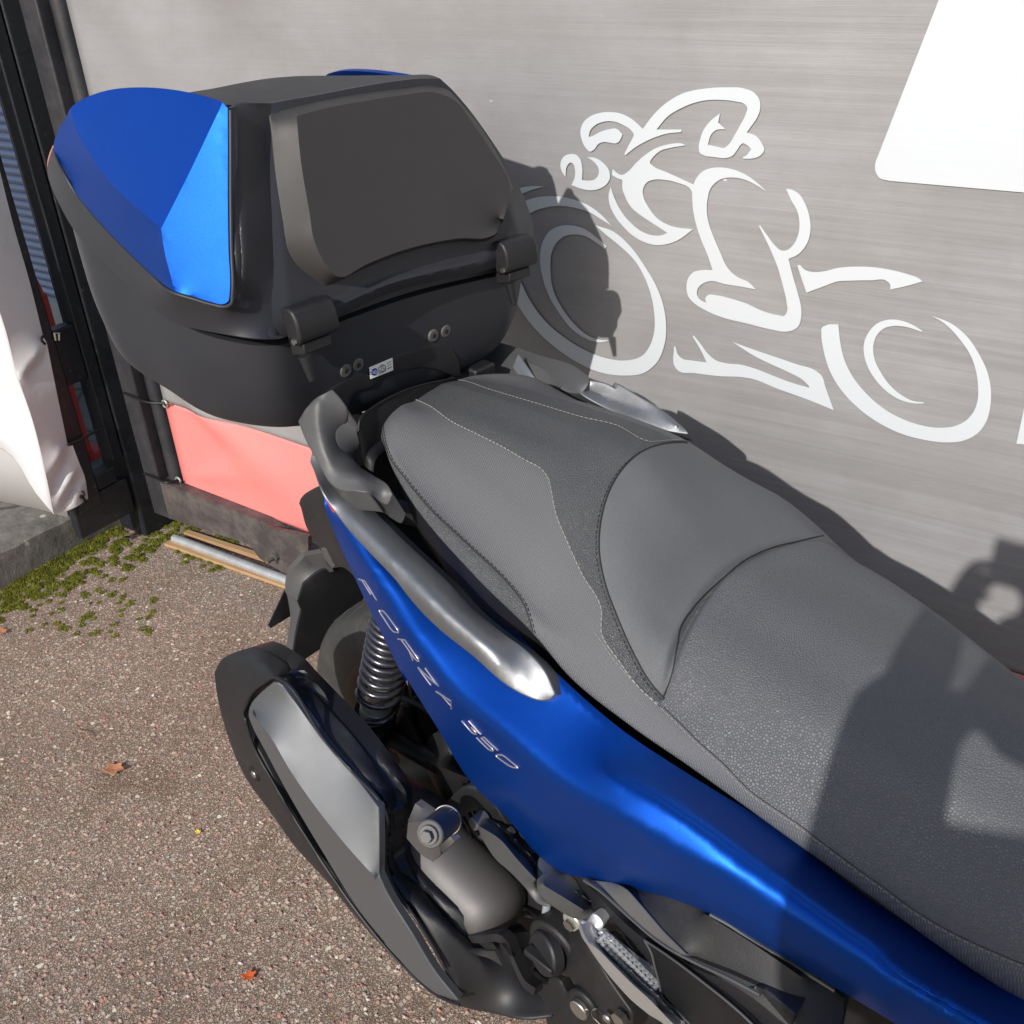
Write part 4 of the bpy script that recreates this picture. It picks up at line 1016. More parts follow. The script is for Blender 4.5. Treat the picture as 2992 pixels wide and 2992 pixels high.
# tail tray behind the seat, with a raised rim that follows the seat's rear
ring_loft('tail_tray', [plan(-.065, .22, .115, .84), plan(-.075, .2, .12, .875), plan(-.07, .15, .115, .880), plan(-.06, .15, .10, .868)], M_dull, sc)
lip = cr(np.array([pv(*c4(478,700), -.155), pv(*c4(484,640), -.15), pv(*c4(560,560), -.12), pv(*c4(700,480), -.08), pv(*c4(840,430), -.03), pv(*c4(960,405), .02), pv(*c4(1040,390), .07)]), 8)
V = []; 
for p in lip: V += [p, p+np.array([-.004, 0, -.001]), p+np.array([.004, 0, -.045]), p+np.array([.02, 0, -.05])]
Fc = []
for i in range(len(lip)-1):
    for j in range(3): a = i*4+j; Fc.append((a, a+1, a+5, a+4))
solidify(mesh('tray_rim', V, Fc, M_dull, sc, smooth=40), .002)
# carrier under the case: arms, flat plate with sticker below the case
pl_out = M(c4, [(140,625,-.165,k),(330,462,-.125,k),(330,350,-.12,k),(960,150,.13,k),(1040,300,.15,k),(960,370,.12),(930,340,.11),(840,335,.07),(760,345,.04),(660,370,.0),(540,400,-.04),(470,440,-.075),(420,560,-.11),(415,600,-.12,k),(330,470,-.13,k),(240,510,-.15)])
carr = M(c4, [(310,470),(535,330),(665,280),(960,190),(985,210),(1040,300),(1048,385),(985,365),(930,345),(850,333),(760,345),(670,372),(590,405),(575,430),(450,480),(415,585),(360,500)])
patch('carrier', [(*p, .012+.0*i) + ((1,) if i in (0, 3, 5, 12, 15) else ()) for i, p in enumerate(carr)], [], 'u', M_blk, sc, 14, (-.012, 0, 0), bev=.0015)
# two arms of the carrier running back under the case
for vv in (-.1, .124):
    MB().box((-.36, vv-.02, .915), (.02, vv+.02, .94)).build('carrier_arm', M_blk, sc, bev=.004)
# under-lid plate highlighted through the gap
# ---------------- top case
tc_out_w = lambda u: 1.085 - .045*max(0, -u)/.45*0
def half_ring(pts): # pts (u, |v|, w) from front centre to rear centre
    pts = [(u, (v if v < .22 else .22+(v-.22)*.58), w_) for u, v, w_ in pts]
    both = [(u, -v, w_) for u, v, w_ in pts]+[(u, v, w_) for u, v, w_ in pts[-2:0:-1]]
    return [(u, v+.045*(w_-1.09), w_-.045*(v+.2)) for u, v, w_ in both]
ringsB = [  # lower shell, bottom to seam
 [(-.005,0,.945),(-.012,.10,.942),(-.035,.165,.945),(-.09,.205,.95),(-.20,.215,.955),(-.31,.20,.965),(-.375,.13,.975),(-.39,0,.978)],
 [(.004,0,.962),(.0,.12,.957),(-.018,.185,.957),(-.075,.238,.965),(-.20,.252,.975),(-.33,.235,.99),(-.405,.16,1.005),(-.425,0,1.01)],
 [(.010,0,1.0),(.010,.13,.998),(.0,.205,.998),(-.055,.262,1.005),(-.19,.280,1.02),(-.34,.262,1.045),(-.425,.18,1.065),(-.45,0,1.075)],
 [(.015,0,1.055),(.018,.14,1.05),(.014,.205,1.045),(-.035,.268,1.05),(-.19,.292,1.085),(-.35,.272,1.13),(-.44,.19,1.16),(-.468,0,1.17)],
 [(.018,0,1.084),(.022,.14,1.080),(.020,.205,1.076),(-.03,.270,1.085),(-.19,.295,1.125),(-.35,.275,1.17),(-.445,.19,1.20),(-.472,0,1.215)],
]
ringsL = [
 [(.024,0,1.090),(.028,.14,1.086),(.026,.208,1.082),(-.028,.274,1.090),(-.19,.299,1.130),(-.35,.279,1.175),(-.45,.194,1.205),(-.478,0,1.22)],
 [(.024,0,1.105),(.028,.14,1.10),(.024,.206,1.097),(-.028,.274,1.105),(-.19,.299,1.145),(-.35,.278,1.19),(-.448,.192,1.215),(-.476,0,1.23)],
 [(.004,0,1.16),(.005,.120,1.157),(.002,.182,1.155),(-.048,.245,1.160),(-.19,.285,1.185),(-.345,.262,1.22),(-.435,.18,1.240),(-.46,0,1.255)],
 [(-.026,0,1.24),(-.024,.105,1.238),(-.027,.156,1.236),(-.075,.205,1.232),(-.19,.248,1.240),(-.33,.23,1.255),(-.41,.155,1.265),(-.43,0,1.27)],
 [(-.052,0,1.300),(-.048,.088,1.302),(-.050,.134,1.302),(-.090,.165,1.296),(-.19,.190,1.296),(-.31,.185,1.298),(-.37,.13,1.300),(-.39,0,1.302)],
 [(-.062,0,1.313),(-.058,.082,1.317),(-.060,.124,1.317),(-.100,.150,1.312),(-.19,.170,1.308),(-.29,.160,1.308),(-.345,.11,1.308),(-.365,0,1.310)],
 [(-.080,0,1.317),(-.078,.07,1.320),(-.082,.105,1.320),(-.115,.125,1.317),(-.19,.14,1.314),(-.26,.13,1.312),(-.29,.09,1.313),(-.31,0,1.314)],
 [(-.14,0,1.319),(-.14,.045,1.319),(-.14,.06,1.319),(-.155,.08,1.319),(-.19,.09,1.317),(-.23,.08,1.316),(-.25,.06,1.316),(-.26,0,1.317)],
]
def loft_case(name, rings, m_, parent, n=7, between=5, capend=(True, True)):
    C_ = np.array([closed_curve(half_ring(r), 3, n) for r in rings]); K, N, _ = C_.shape
    fine = []
    for j in range(N): fine.append(cr(C_[:, j, :], between))
    fine = np.array(fine).transpose(1, 0, 2); K = len(fine); V = fine.reshape(-1, 3); Fc = []
    for i in range(K-1):
        for j in range(N): j2 = (j+1) % N; Fc.append((i*N+j, i*N+j2, (i+1)*N+j2, (i+1)*N+j))
    if capend[0]: Fc.append(tuple(range(N)))
    if capend[1]: Fc.append(tuple((K-1)*N+j for j in range(N)))
    return mesh(name, V, Fc, m_, parent, None, 50), V, Fc
tcase, _, _ = loft_case('top_case', ringsB, M_case, sc)
def cr3(P, n): return cr(P, n)
ringsL = [[(u-.008, max(0, v-.008) if v else 0, w_-(.004 if w_ > 1.2 else 0)) for u, v, w_ in r] for r in ringsL]
lid, LV, LF = loft_case('lid', ringsL, M_case, tcase)
def face_u(px, py, d):      # the lid's leaning front plane, offset forward by d
    o_ = loc(CAMP); r_ = ray(px, py); r_ = np.array([r_@F, r_@L, r_[2]])
    a = .038+1.09*.2+d
    t = (a-o_[0]-.2*o_[2])/(r_[0]+.2*r_[2]); return o_+r_*t
KIND['f'] = face_u
BV['lid'] = BVHTree.FromPolygons([tuple(v) for v in LV], [f for f in LF if len(f) == 4])

# the three flat facets of the lid's blue panels
def plane3(a, b, c): n_ = np.cross(b-a, c-a); n_ /= np.linalg.norm(n_); return n_, n_@a
def hitp(pl, px, py):
    o_ = loc(CAMP); r_ = ray(px, py); r_ = np.array([r_@F, r_@L, r_[2]]); return o_+r_*((pl[1]-pl[0]@o_)/(pl[0]@r_))
fA = pv(*c1(910, 1290), -.280); n1_ = np.array([.5, -.8, .33]); n1_ /= np.linalg.norm(n1_); pl1 = (n1_, n1_@fA)
fT = hitp(pl1, *c1(1215, 690)); fB = hitp(pl1, *c1(980, 1620)); fR = pv(*c1(400, 650), -.246)
pl2 = plane3(fA, fT, fR); pl3 = plane3(fA, fB, fR)
def fv(which, x, y): return float(hitp((pl1, pl2, pl3)[which], *c1(x, y))[1])
PB = [(300,845,2),(306,800,2),(330,735,2),(372,665,2),(398,612,1),(460,565,1),(540,530,1),(640,505,1),(740,496,1),(850,496,1),(960,506,1),(1080,527,1),(1180,552,1),(1250,578,0),(1283,612,0),(1284,800,0),(1284,1100,0),(1288,1400,0),(1294,1660,0),(1288,1700,0),(1262,1716,0),(1200,1706,0),(1100,1675,0),(980,1638,0),(860,1550,2),(740,1436,2),(620,1315,2),(500,1180,2),(430,1090,2),(370,990,2),(325,905,2)]
PBK = (0, 14)
PBv = [fv(f_, x, y) for x, y, f_ in PB]

# near flank of the lid with the opening for the blue panel
ar = [face_u(a, b, 0)[1] for a, b in ((776,305),(781,466),(787,673),(797,983))]
blp = [c1(x, y) for x, y, f_ in PB]; hv = [v+.0012 for v in PBv]
inner = [(blp[k][0], blp[k][1], hv[k]) for k in range(14, 31)]
flank = [(776,305,ar[0],1),(779,380,(ar[0]+ar[1])/2),(781,466,ar[1]),(787,673,ar[2]),(792,830,(ar[2]+ar[3])/2),(797,983,ar[3],1)] \
 + [(817,990,-.216,1),(740,988,-.240),(673,979,-.256),(590,965,-.266),(507,942,-.272),(450,905,-.274),(404,860,-.274),(325,790,-.273),(248,711,-.270),(205,655,-.264),(176,602,-.257),(150,545,-.248),(140,515,-.242,1),(138,490,-.240),(146,455,-.242),(154,432,hv[0],1)] \
 + [(blp[0][0], blp[0][1], hv[0], 1)] + inner[::-1][:-1] + [(inner[0][0], inner[0][1], inner[0][2], 1), (680,306,hv[14]+.012), (730,305,(hv[14]+ar[0])/2+.004)]
patch('lid_flank', flank, [M(c1, [(1310,640,hv[14]+.004),(1312,1100,hv[16]+.003),(1318,1640,hv[18]+.003),(1290,1735,hv[19]),(1200,1725,hv[21]),(1100,1695,hv[22]),(970,1655,hv[23]),(850,1568,hv[24]),(610,1335,hv[26]),(420,1108,hv[28])])], 'v', M_case, tcase, 9, (0, .008, 0), soft=3, smooth=50)
fo_ = [(776,305,0,1),(850,291,0),(922,279,0),(1040,256,0),(1166,236,0),(1240,229,0),(1285,229,0,1),(1315,256,-.006),(1347,291,-.012),(1425,394,-.018),(1502,518,-.022),(1540,600,-.024),(1556,650,-.022),(1560,690,-.016),(1556,728,-.006,1),(1548,736,-.002,1),(1490,765,0),(1425,789,0),(1345,806,0),(1269,821,0),(1190,842,0),(1114,866,0),(1040,902,0),(969,938,0),(900,962,0),(824,984,0),(797,986,0,1),(792,830,0),(787,673,0),(781,466,0),(779,380,0)]
patch('lid_front', fo_, [[(1262,240,.0),(1290,285,.0),(1370,400,.0),(1450,530,.0),(1500,640,.0),(1515,700,.002)],[(812,330,.004),(822,500,.005),(832,760,.005),(850,930,.006)],[(900,940,.010),(1020,880,.012),(1114,838,.012),(1269,795,.012),(1400,765,.010),(1500,735,.004)],[(930,905,.004),(1030,850,.004),(1114,812,.004),(1269,768,.004),(1400,742,.004)]], 'f', M_case, tcase, 10, (-.008, 0, 0), soft=1, smooth=40)
to_ = [(776,305,1.3175,1),(850,291,1.317),(922,279,1.3165),(1040,256,1.316),(1166,236,1.314),(1240,229,1.312),(1285,229,1.309,1),(1272,223,1.311),(1180,220,1.3150),(1090,220,1.319),(1010,221,1.3225),(940,221,1.325),(855,223,1.3275),(770,231,1.329),(700,243,1.330),(620,259,1.331),(540,273,1.332,1),(580,283,1.331),(625,295,1.329),(662,306,1.325),(690,306,1.322)]
patch('lid_top', to_, [], 'w', M_case, tcase, 9, (0, 0, -.008), soft=0, smooth=50)
# blue side panels of the lid, faceted
bl = [(*c1(x, y), v) + ((1,) if k in PBK else ()) for k, ((x, y, f_), v) in enumerate(zip(PB, PBv))]
apex = (910,1290,-.280)
bll = [M(c1, [apex,(1050,1014,fv(0,1050,1014)),(1242,612,fv(0,1242,612))]),
       M(c1, [apex,(780,1180,fv(2,780,1180)-.002),(640,1050,fv(2,640,1050)-.003),(520,890,fv(2,520,890)-.003),(440,760,fv(2,440,760)-.001),(404,640,fv(1,404,640))]),
       M(c1, [apex,(925,1400,fv(0,925,1400)),(978,1612,fv(0,978,1612))])]
lp = patch('lid_panel', bl, bll, 'v', M_blue, tcase, 11, (-.010, .004, -.004), soft=0, bev=.0006, label='blue faceted lid panel on the near side', smooth=8)
far_lp = mir(lp, 'lid_panel', -.016, label='blue faceted lid panel on the wall side')
co_ = np.empty(len(far_lp.data.vertices)*3); far_lp.data.vertices.foreach_get('co', co_); co_ = co_.reshape(-1, 3)
co_[:, 0] -= .062; co_[:, 1] -= .050; co_[:, 2] = np.where(co_[:, 2] > 1.29, 1.29+(co_[:, 2]-1.29)*.62, co_[:, 2]); far_lp.data.vertices.foreach_set('co', co_.ravel()); far_lp.data.update()
# raised black rim round the blue panel
rimp = [(300,850,0),(322,912,29),(366,996,28),(426,1098,28),(496,1190,27),(616,1326,26),(736,1448,25),(856,1562,24),(972,1652,23),(1096,1690,22),(1200,1720,21),(1266,1730,20),(1302,1712,19),(1308,1660,18),(1302,1400,17),(1298,1100,16),(1298,800,15),(1297,622,14)]
P = cr(np.array([pv(*c1(a, b), PBv[k]) for a, b, k in rimp]), 6)
rm = MB().tube(P+np.array([.0, .001, -.0005]), .0022, 8).build('panel_rim', M_case, tcase, smooth=60)
# backrest pad
pad_o = M(c2, [(176,655,0,k),(215,1100,0),(248,1395,0,k),(275,1460,0),(480,1628,0,k),(560,1590,0),(700,1520,0),(900,1440,0),(1100,1385,0),(1250,1362,0),(1400,1358,0),(1448,1330,0,k),(1500,1210,0),(1545,1060,0,k),(1450,860,0),(1340,690,0),(1230,560,0,k),(1180,510,0),(1120,490,0),(900,502,0),(700,528,0),(500,562,0),(350,595,0),(225,630,0,k)])
def onface(p, lift):
    return face_u(p[0], p[1], lift)
pad_in = M(c2, [(322,655),(345,900),(395,1200),(425,1370),(575,1565),(700,1500),(900,1420),(1100,1368),(1250,1345),(1400,1340),(1445,1320),(1498,1205),(1530,1065),(1420,850),(1310,690),(1225,575),(1120,525),(900,540),(650,580),(480,612)])
Oc = closed_curve(pad_o, 2, 5) if False else closed_curve([(p[0], p[1]) + ((1,) if len(p) > 3 else ()) for p in pad_o], 2, 5)
outl = []
for p in Oc: outl.append((p[0], p[1], .002))
inn = cr(np.array([(*p, .026) for p in pad_in]+[(*pad_in[0], .026)]), 4)
po = [(p[0], p[1], .003) + ((1,) if len(p) > 3 else ()) for p in pad_o]
patch('backrest_pad', po, [[tuple(q) for q in inn]], 'f', M_pad, tcase, 12, (-.014, 0, .002), soft=0, bev=.002, smooth=40)
# hinges: body on the lid, leaf on the shell
for px_c, lab in (((258,1760),(490,1680)), None), (((1450,1380),(1625,1330)), None):
    a2, b2 = px_c
    A_ = pu(*c2(*a2), .044); B_ = pu(*c2(*b2), .044)
    dr = B_-A_; ln_ = np.linalg.norm(dr); dr /= ln_; up_ = np.array([-.15, 0, .99]); ou = np.cross(dr, up_); ou = ou if ou[0] > 0 else -ou
    prof = [(-.012,.004),(-.012,.020),(-.030,.022),(-.052,.020),(-.060,.010),(-.060,-.012),(.0,-.012)]
    prof = [(.003,-.012),(.004,.004),(.0,.012),(-.010,.016),(-.030,.016),(-.038,.011),(-.040,-.010)]
    def hb_(t0, t1, pf, sc_=1.):
        V = []; 
        for t in (t0, t1):
            for z, o2 in pf: V.append(A_+dr*t*ln_+up_*z*sc_+ou*o2*sc_)
        m_ = len(pf); return V, [tuple(range(m_)), tuple(range(2*m_-1, m_-1, -1))]+[(i, (i+1) % m_, m_+(i+1) % m_, m_+i) for i in range(m_)]
    hmb = MB().add(*hb_(.0, 1., prof))
    hg = hmb.build('hinge', M_blk, tcase, bev=.003, smooth=35)
    leafp = [(-.039,-.02),(-.039,.009),(-.052,.007),(-.055,-.02)]
    MB().add(*hb_(.12, .80, leafp)).build('hinge_leaf', M_blk, hg, bev=.0015)
    q = A_+dr*.09*ln_+up_*(-.052)+ou*.008
    MB().add(*cyl(q, q+up_*(-.030)+dr*.002, .0075, .004, 10)).build('hinge_pin_end', M_blk, hg)
    q = A_+up_*(-.034)+ou*.006-dr*.0005; MB().add(*cyl(q, q-dr*.003, .0035, seg=10)).build('hinge_pin', M_chrome, hg)
# screws and sticker on the lower shell front
for (a, b) in ((390,345),(460,312),(885,148),(955,123)):
    q = pu(*c4(a, b), .008); nrm = np.array([1, 0, -.12])
    V1, F1 = cyl(q, q+nrm*.007, .0105, .0085, 18); sm_ = MB().add(V1, F1)
    sw = sm_.build('screw', M_cast, tcase, bev=.0012)
    MB().add(*cyl(q+nrm*.0071, q+nrm*.0075, .0035, seg=6)).build('screw_socket', M_thread_d, sw, smooth=None)
sk = [pu(*p, .0135) for p in (c4(537,335), c4(668,280), c4(672,350), c4(545,400))]
st_ = MB().hexa(sk, [q+np.array([.0008, 0, 0]) for q in sk]).build('sticker', M_sticker, sc)
def skp(x, y): # 0..1 on the sticker
    A_ = sk[0]*(1-x)+sk[1]*x; B_ = sk[3]*(1-x)+sk[2]*x; return A_*(1-y)+B_*y+np.array([.0012, 0, 0])
cN = 20; ring = [skp(.185+.125*math.cos(a), .52+.30*math.sin(a)) for a in np.linspace(0, 2*math.pi, cN, False)]
MB().hexa(ring, [q+np.array([.0003, 0, 0]) for q in ring]).build('round_symbol', M_inkb, st_)
lw = MB()
for st2 in ([(.38,.34),(.63,.30),(.66,.34),(.67,.76),(.64,.80),(.41,.82),(.38,.78),(.38,.34)], [(.45,.33),(.46,.22),(.56,.20),(.58,.31)], [(.46,.74),(.46,.56),(.53,.42),(.60,.54),(.61,.72),(.46,.74)],
            [(.74,.27),(.80,.26)], [(.84,.24),(.92,.22)], [(.75,.48),(.80,.47)], [(.84,.46),(.93,.44)], [(.74,.72),(.95,.66)]):
    lw.tube([skp(*p) for p in st2], .00045, 4)
lw.build('symbols', M_ink, st_)
bw = MB()
for st2 in ([(.12,.42),(.12,.62),(.18,.66),(.25,.62),(.25,.42),(.18,.46),(.12,.42)], [(.185,.46),(.185,.66)]):
    bw.tube([skp(*p)+np.array([.0004, 0, 0]) for p in st2], .0005, 4)
bw.build('book_symbol', M_sticker, st_)
# red reflector at the rear corner of the case
patch('reflector', M(c1, [(274,985,-.226,k),(266,935,-.226),(278,870,-.228),(299,820,-.232,k),(302,850,-.232),(292,925,-.229),(286,1000,-.227,k)]), [], 'v', mat('pale_reflector', (.5, .16, .12), .25), tcase, 5, (.006, .006, 0))

# ---------------- silencer
mo_ = M(mm, [(47,200,-.300,k),(65,160,-.296),(90,128,-.292,k),(150,98,-.282),(232,70,-.268,k),(285,88,-.266),(340,118,-.264),(405,160,-.262,k),(560,330,-.260),(700,485,-.259),(860,685,-.259),(925,780,-.260),(940,830,-.260,k),(942,960,-.263),(948,1085,-.266,k),(975,1130,-.266),(1050,1215,-.266),(1200,1375,-.256),(1250,1430,-.250),(1310,1468,-.244,k),(1380,1476,-.226),(1450,1480,-.222),(1480,1500,-.220),(1530,1560,-.219),(1590,1690,-.220),(1650,1740,-.221),(1722,1775,-.222,k),(1712,1830,-.23),(1695,1872,-.24,k),(1560,1882,-.262),(1420,1862,-.275),(1250,1832,-.29),(1160,1800,-.297),(1080,1745,-.30),(950,1622,-.302),(720,1372,-.304),(600,1222,-.305),(450,1060,-.306),(300,852,-.306),(205,722,-.305),(145,600,-.304),(90,440,-.302),(58,300,-.301)])
rec_o = M(mm, [(322,222,0,k),(355,222,0),(385,245,0),(480,380,0),(610,560,0),(740,705,0),(870,850,0),(886,880,0,k),(884,1000,0),(886,1140,0),(920,1240,0),(1010,1370,0),(1120,1540,0),(1240,1800,0,k),(1225,1822,0),(1150,1790,0),(1040,1705,0),(900,1555,0),(740,1360,0),(560,1100,0),(400,850,0),(280,620,0),(205,480,0),(188,420,0),(195,360,0),(235,300,0)])
def mv(x, y):  # general depth of the outer shell: nearly flat face leaning with the silencer
    return None
l_hi = [(p[0], p[1], v) for p, v in zip(M(mm, [(90,440),(160,560),(240,690),(400,930),(560,1150),(720,1350),(950,1600),(1080,1722),(1200,1805)]), [-.312]*9)]
l_top = [(p[0], p[1], v) for p, v in zip(M(mm, [(230,140),(370,200),(520,380),(680,570),(880,790),(915,900),(918,1120),(1030,1280),(1190,1420),(1270,1500),(1380,1660)]), [-.288,-.283,-.279,-.277,-.277,-.279,-.286,-.290,-.284,-.276,-.268])]
l_l = [(p[0], p[1], v) for p, v in zip(M(mm, [(200,360),(190,420),(205,490),(290,640),(420,870),(580,1110),(760,1370),(930,1580),(1150,1780)]), [-.312,-.314,-.315,-.316,-.316,-.316,-.316,-.315,-.312])]
l_r = [(p[0], p[1], v) for p, v in zip(M(mm, [(240,290),(330,215),(390,235),(610,550),(885,860),(888,1140),(1015,1365),(1130,1540),(1245,1800)]), [-.306,-.298,-.293,-.290,-.289,-.291,-.293,-.295,-.303])]
muf = patch('silencer_shell', mo_, [l_hi, l_top], 'v', M_blk, sc, 12, (.0, .03, -.004), soft=4, bev=.003, smooth=40, label='black plastic silencer shroud',
  holes=[[(p[0], p[1], v) + ((1,) if len(p) > 3 else ()) for p, v in zip(rec_o, [-.298,-.297,-.295,-.292,-.290,-.289,-.288,-.289,-.296,-.304,-.307,-.309,-.309,-.309,-.309,-.312,-.314,-.315,-.316,-.316,-.316,-.315,-.314,-.313,-.310,-.305])]])
rv_ = []
ins = M(mm, [(335,250,-.303,k),(362,252,-.300),(395,290,-.298),(610,575,-.296),(740,718,-.294),(845,858,-.300,k),(848,1000,-.313),(850,1200,-.330,k),(878,1262,-.329),(1010,1478,-.325),(1120,1660,-.320),(1232,1800,-.313,k),(1205,1812,-.312),(1150,1780,-.316),(1045,1700,-.318),(905,1545,-.320),(745,1345,-.322),(580,1080,-.323),(425,820,-.322),(290,570,-.320),(228,450,-.318),(212,400,-.316),(222,355,-.313),(270,300,-.308)])
inr = M(mm, [(232,398,-.330),(300,480,-.334),(420,680,-.338),(600,930,-.340),(720,1075,-.339),(825,1190,-.335)])
patch('silencer_cover', ins, [inr], 'v', M_insert, muf, 14, (0, .010, -.002), soft=0, bev=.002, smooth=20)
# thin raised rim round the cover
rimv = M(mm, [(205,440),(190,400),(205,345),(300,235),(335,218),(372,228),(600,545),(740,700),(872,850),(886,880),(884,1010),(886,1140),(930,1255),(1010,1370),(1120,1540),(1180,1650)])
rvv = [-.3155,-.314,-.31,-.303,-.299,-.297,-.293,-.291,-.290,-.290,-.297,-.305,-.308,-.310,-.310,-.310]
MB().tube(cr(np.array([pv(a, b, v) for (a, b), v in zip(rimv, rvv)]), 8), .0026, 6).build('cover_rim', M_blk, muf, smooth=60)
rimv2 = M(mm, [(200,440),(240,560),(330,725),(470,960),(620,1190),(760,1385),(930,1590),(1080,1735),(1180,1800),(1250,1825)])
MB().tube(cr(np.array([pv(a, b, -.3165) for (a, b) in rimv2]), 8), .0022, 6).build('cover_rim', M_blk, muf, smooth=60)
q = pv(*mm(243, 690), -.312)
MB().add(*cyl(q+np.array([0, .004, 0]), q+np.array([0, -.002, 0]), .014, .012, 20)).build('bolt_recess', M_dull, muf, bev=.001)
MB().add(*cyl(q+np.array([0, .002, 0]), q+np.array([0, -.0035, 0]), .0068, .006, 14)).build('bolt', M_chrome, muf, bev=.001)
# front loop of the shroud (the angular bracket)
brk = M(g3, [(450,1278),(560,1265),(700,1262),(830,1262),(870,1300),(930,1440),(1010,1600),(1090,1660)])
bq = np.array([pv(a, b, v) for (a, b), v in zip(brk, [-.268,-.262,-.254,-.247,-.244,-.244,-.246,-.25])])
V = []; 
for p in cr(bq, 4): V += [p+np.array([0,-.003,.004]), p+np.array([0,-.006,-.008]), p+np.array([0,.01,-.012]), p+np.array([0,.012,.0])]
nb2 = len(V)//4; Fc = [(i*4+j, i*4+(j+1) % 4, i*4+4+(j+1) % 4, i*4+4+j) for i in range(nb2-1) for j in range(4)]+[(0,1,2,3),(len(V)-1,len(V)-2,len(V)-3,len(V)-4)]
mesh('shroud_loop', V, Fc, M_blk, muf, smooth=30)
patch('vent_recess', M(g3, [(570,1370,-.279,k),(770,1378,-.272,k),(830,1490,-.272,k),(720,1430,-.277),(600,1392,-.281)]), [], 'v', M_thread_d, muf, 10, (0, .004, 0))
# silencer can behind the shroud
A_ = pv(*g3(150, 470), -.212); B_ = pv(*g3(745, 1075), -.208)
dd = (B_-A_)/np.linalg.norm(B_-A_); rr0 = .060
prof = [(-.10,.045),(-.06,.05),(0,rr0),(.1,rr0+.001),(.235,rr0),(.262,.055),(.280,.047),(.290,.036),(.295,.018)]
lnn = np.linalg.norm(B_-A_)
path = [A_+dd*t for t, r_ in prof if True]
sc_l = (lnn+.03)/.294
V, Fc = tube([A_+dd*(t*sc_l if t > 0 else t) for t, r_ in prof], [r_ for t, r_ in prof], 40)
mesh('silencer_can', V, Fc, M_cyl, sc, smooth=60)
patch('can_bracket', M(g3, [(110,385,-.275,k),(165,255,-.262,k),(300,350,-.260,k),(465,545,-.258,k),(355,650,-.268,k),(300,700,-.275,k),(220,650,-.279),(100,520,-.280,k)]), [M(g3, [(110,395,-.278),(200,395,-.276),(330,540,-.274),(360,640,-.270)])], 'v', M_cyl, sc, 12, (0, .01, 0), smooth=25)
A_ = pv(*g3(272, 490), -.300); B_ = pv(*g3(405, 382), -.258)
MB().add(*cyl(A_, B_, .0175, seg=24)).build('rubber_bush', M_rcov, sc, bev=.002)
MB().add(*cyl(B_, B_+(B_-A_)*.06, .0185, seg=24)).build('bush_ring', M_chrome, sc)
bo = MB().add(*cyl(A_+(A_-B_)*.0, A_+(A_-B_)*.08, .012, seg=16)).build('washer', M_cast, sc, bev=.001)
MB().add(*cyl(A_+(A_-B_)*.10, A_+(A_-B_)*.22, .008, seg=6)).build('bolt', M_cast, bo, smooth=None, bev=.001)
# dark arm carrying that bush
arm = M(g3, [(390,300,-.215,k),(470,200,-.21),(560,140,-.205),(660,160,-.20),(760,270,-.20,k),(900,500,-.195,k),(700,420,-.2),(620,300,-.20,k),(540,330,-.205),(445,415,-.215,k)])
patch('swing_arm_bracket', arm, [], 'v', M_engine, sc, 12, (0, .03, 0), bev=.003)
# pipe from the can towards the engine
P = cr(np.array([pv(*g3(870,1120), -.17), pv(*g3(900,1180), -.18), pv(*g3(870,1300), -.16), pv(*g3(1050,1480), -.17), pv(*g3(1250,1700), -.2)]), 8)

# ---------------- rear wheel
ax = np.array([-.038, VC, .275])
wh = bpy.data.objects.new('rear_wheel', None); COL.objects.link(wh); wh.parent = sc; wh.location = tuple(ax)
def revolve(prof, seg=72, closed=True):
    V = []; Fc = []; n_ = len(prof)
    for i in range(seg):
        a = 2*math.pi*i/seg
        for r_, y in prof: V.append((r_*math.cos(a), y, r_*math.sin(a)))
    for i in range(seg):
        i2 = (i+1) % seg
        for j in range(n_ if closed else n_-1): j2 = (j+1) % n_; Fc.append((i*n_+j, i*n_+j2, i2*n_+j2, i2*n_+j))
    return V, Fc
tp = cr(np.array([(.180,-.052),(.196,-.063),(.225,-.070),(.247,-.069),(.262,-.058),(.271,-.036),(.275,0),(.271,.036),(.262,.058),(.247,.069),(.225,.070),(.196,.063),(.180,.052),(.176,.0)]), 3, True)
MB().add(*revolve([tuple(p) for p in tp])).build('tyre', M_rub, wh, smooth=50)
# tread grooves as thin dark ribs cut lines
gr = MB()
for i in range(36):
    a = 2*math.pi*i/36
    for sgn in (-1, 1):
        pts = []
        for t in np.linspace(.15, 1, 7):
            y = sgn*.062*t; r_ = np.interp(abs(y), [0, .036, .058, .069], [.275, .271, .262, .247])+.0004; aa = a+(.12*t if sgn > 0 else .12*t+.09)
            pts.append((r_*math.cos(aa), y, r_*math.sin(aa)))
        gr.tube(pts, .0016, 4)
gr.build('tread_groove', M_thread_d, wh)
MB().add(*revolve([(.182,-.055),(.188,-.058),(.186,-.048),(.165,-.04),(.160,0),(.165,.04),(.186,.048),(.188,.058),(.182,.055),(.17,.046),(.155,.0),(.17,-.046)])).build('rim', mat('brown_black_rim', (.04, .028, .024), .5, .3), wh, smooth=40)
MB().add(*cyl((0, -.06, 0), (0, .06, 0), .05, seg=28)).build('hub', M_engine, wh, bev=.004)
for i in range(5):
    sp2 = MB()
    for s_ in (-1, 1):
        a = 2*math.pi*i/5+.5+s_*.10
        sp2.tube([(.045*math.cos(a), -.02, .045*math.sin(a)), (.11*math.cos(a), -.035, .11*math.sin(a)), (.168*math.cos(a+s_*.05), -.035, .168*math.sin(a+s_*.05))], [.012, .009, .010], 8)
    sp2.build('spoke', M_engine, wh)
MB().add(*revolve([(.062,-.075),(.115,-.075),(.115,-.0715),(.062,-.0715)], 48)).build('brake_disc', mat('brake_disc_steel', (.3, .28, .27), .35, .9), wh, smooth=30)
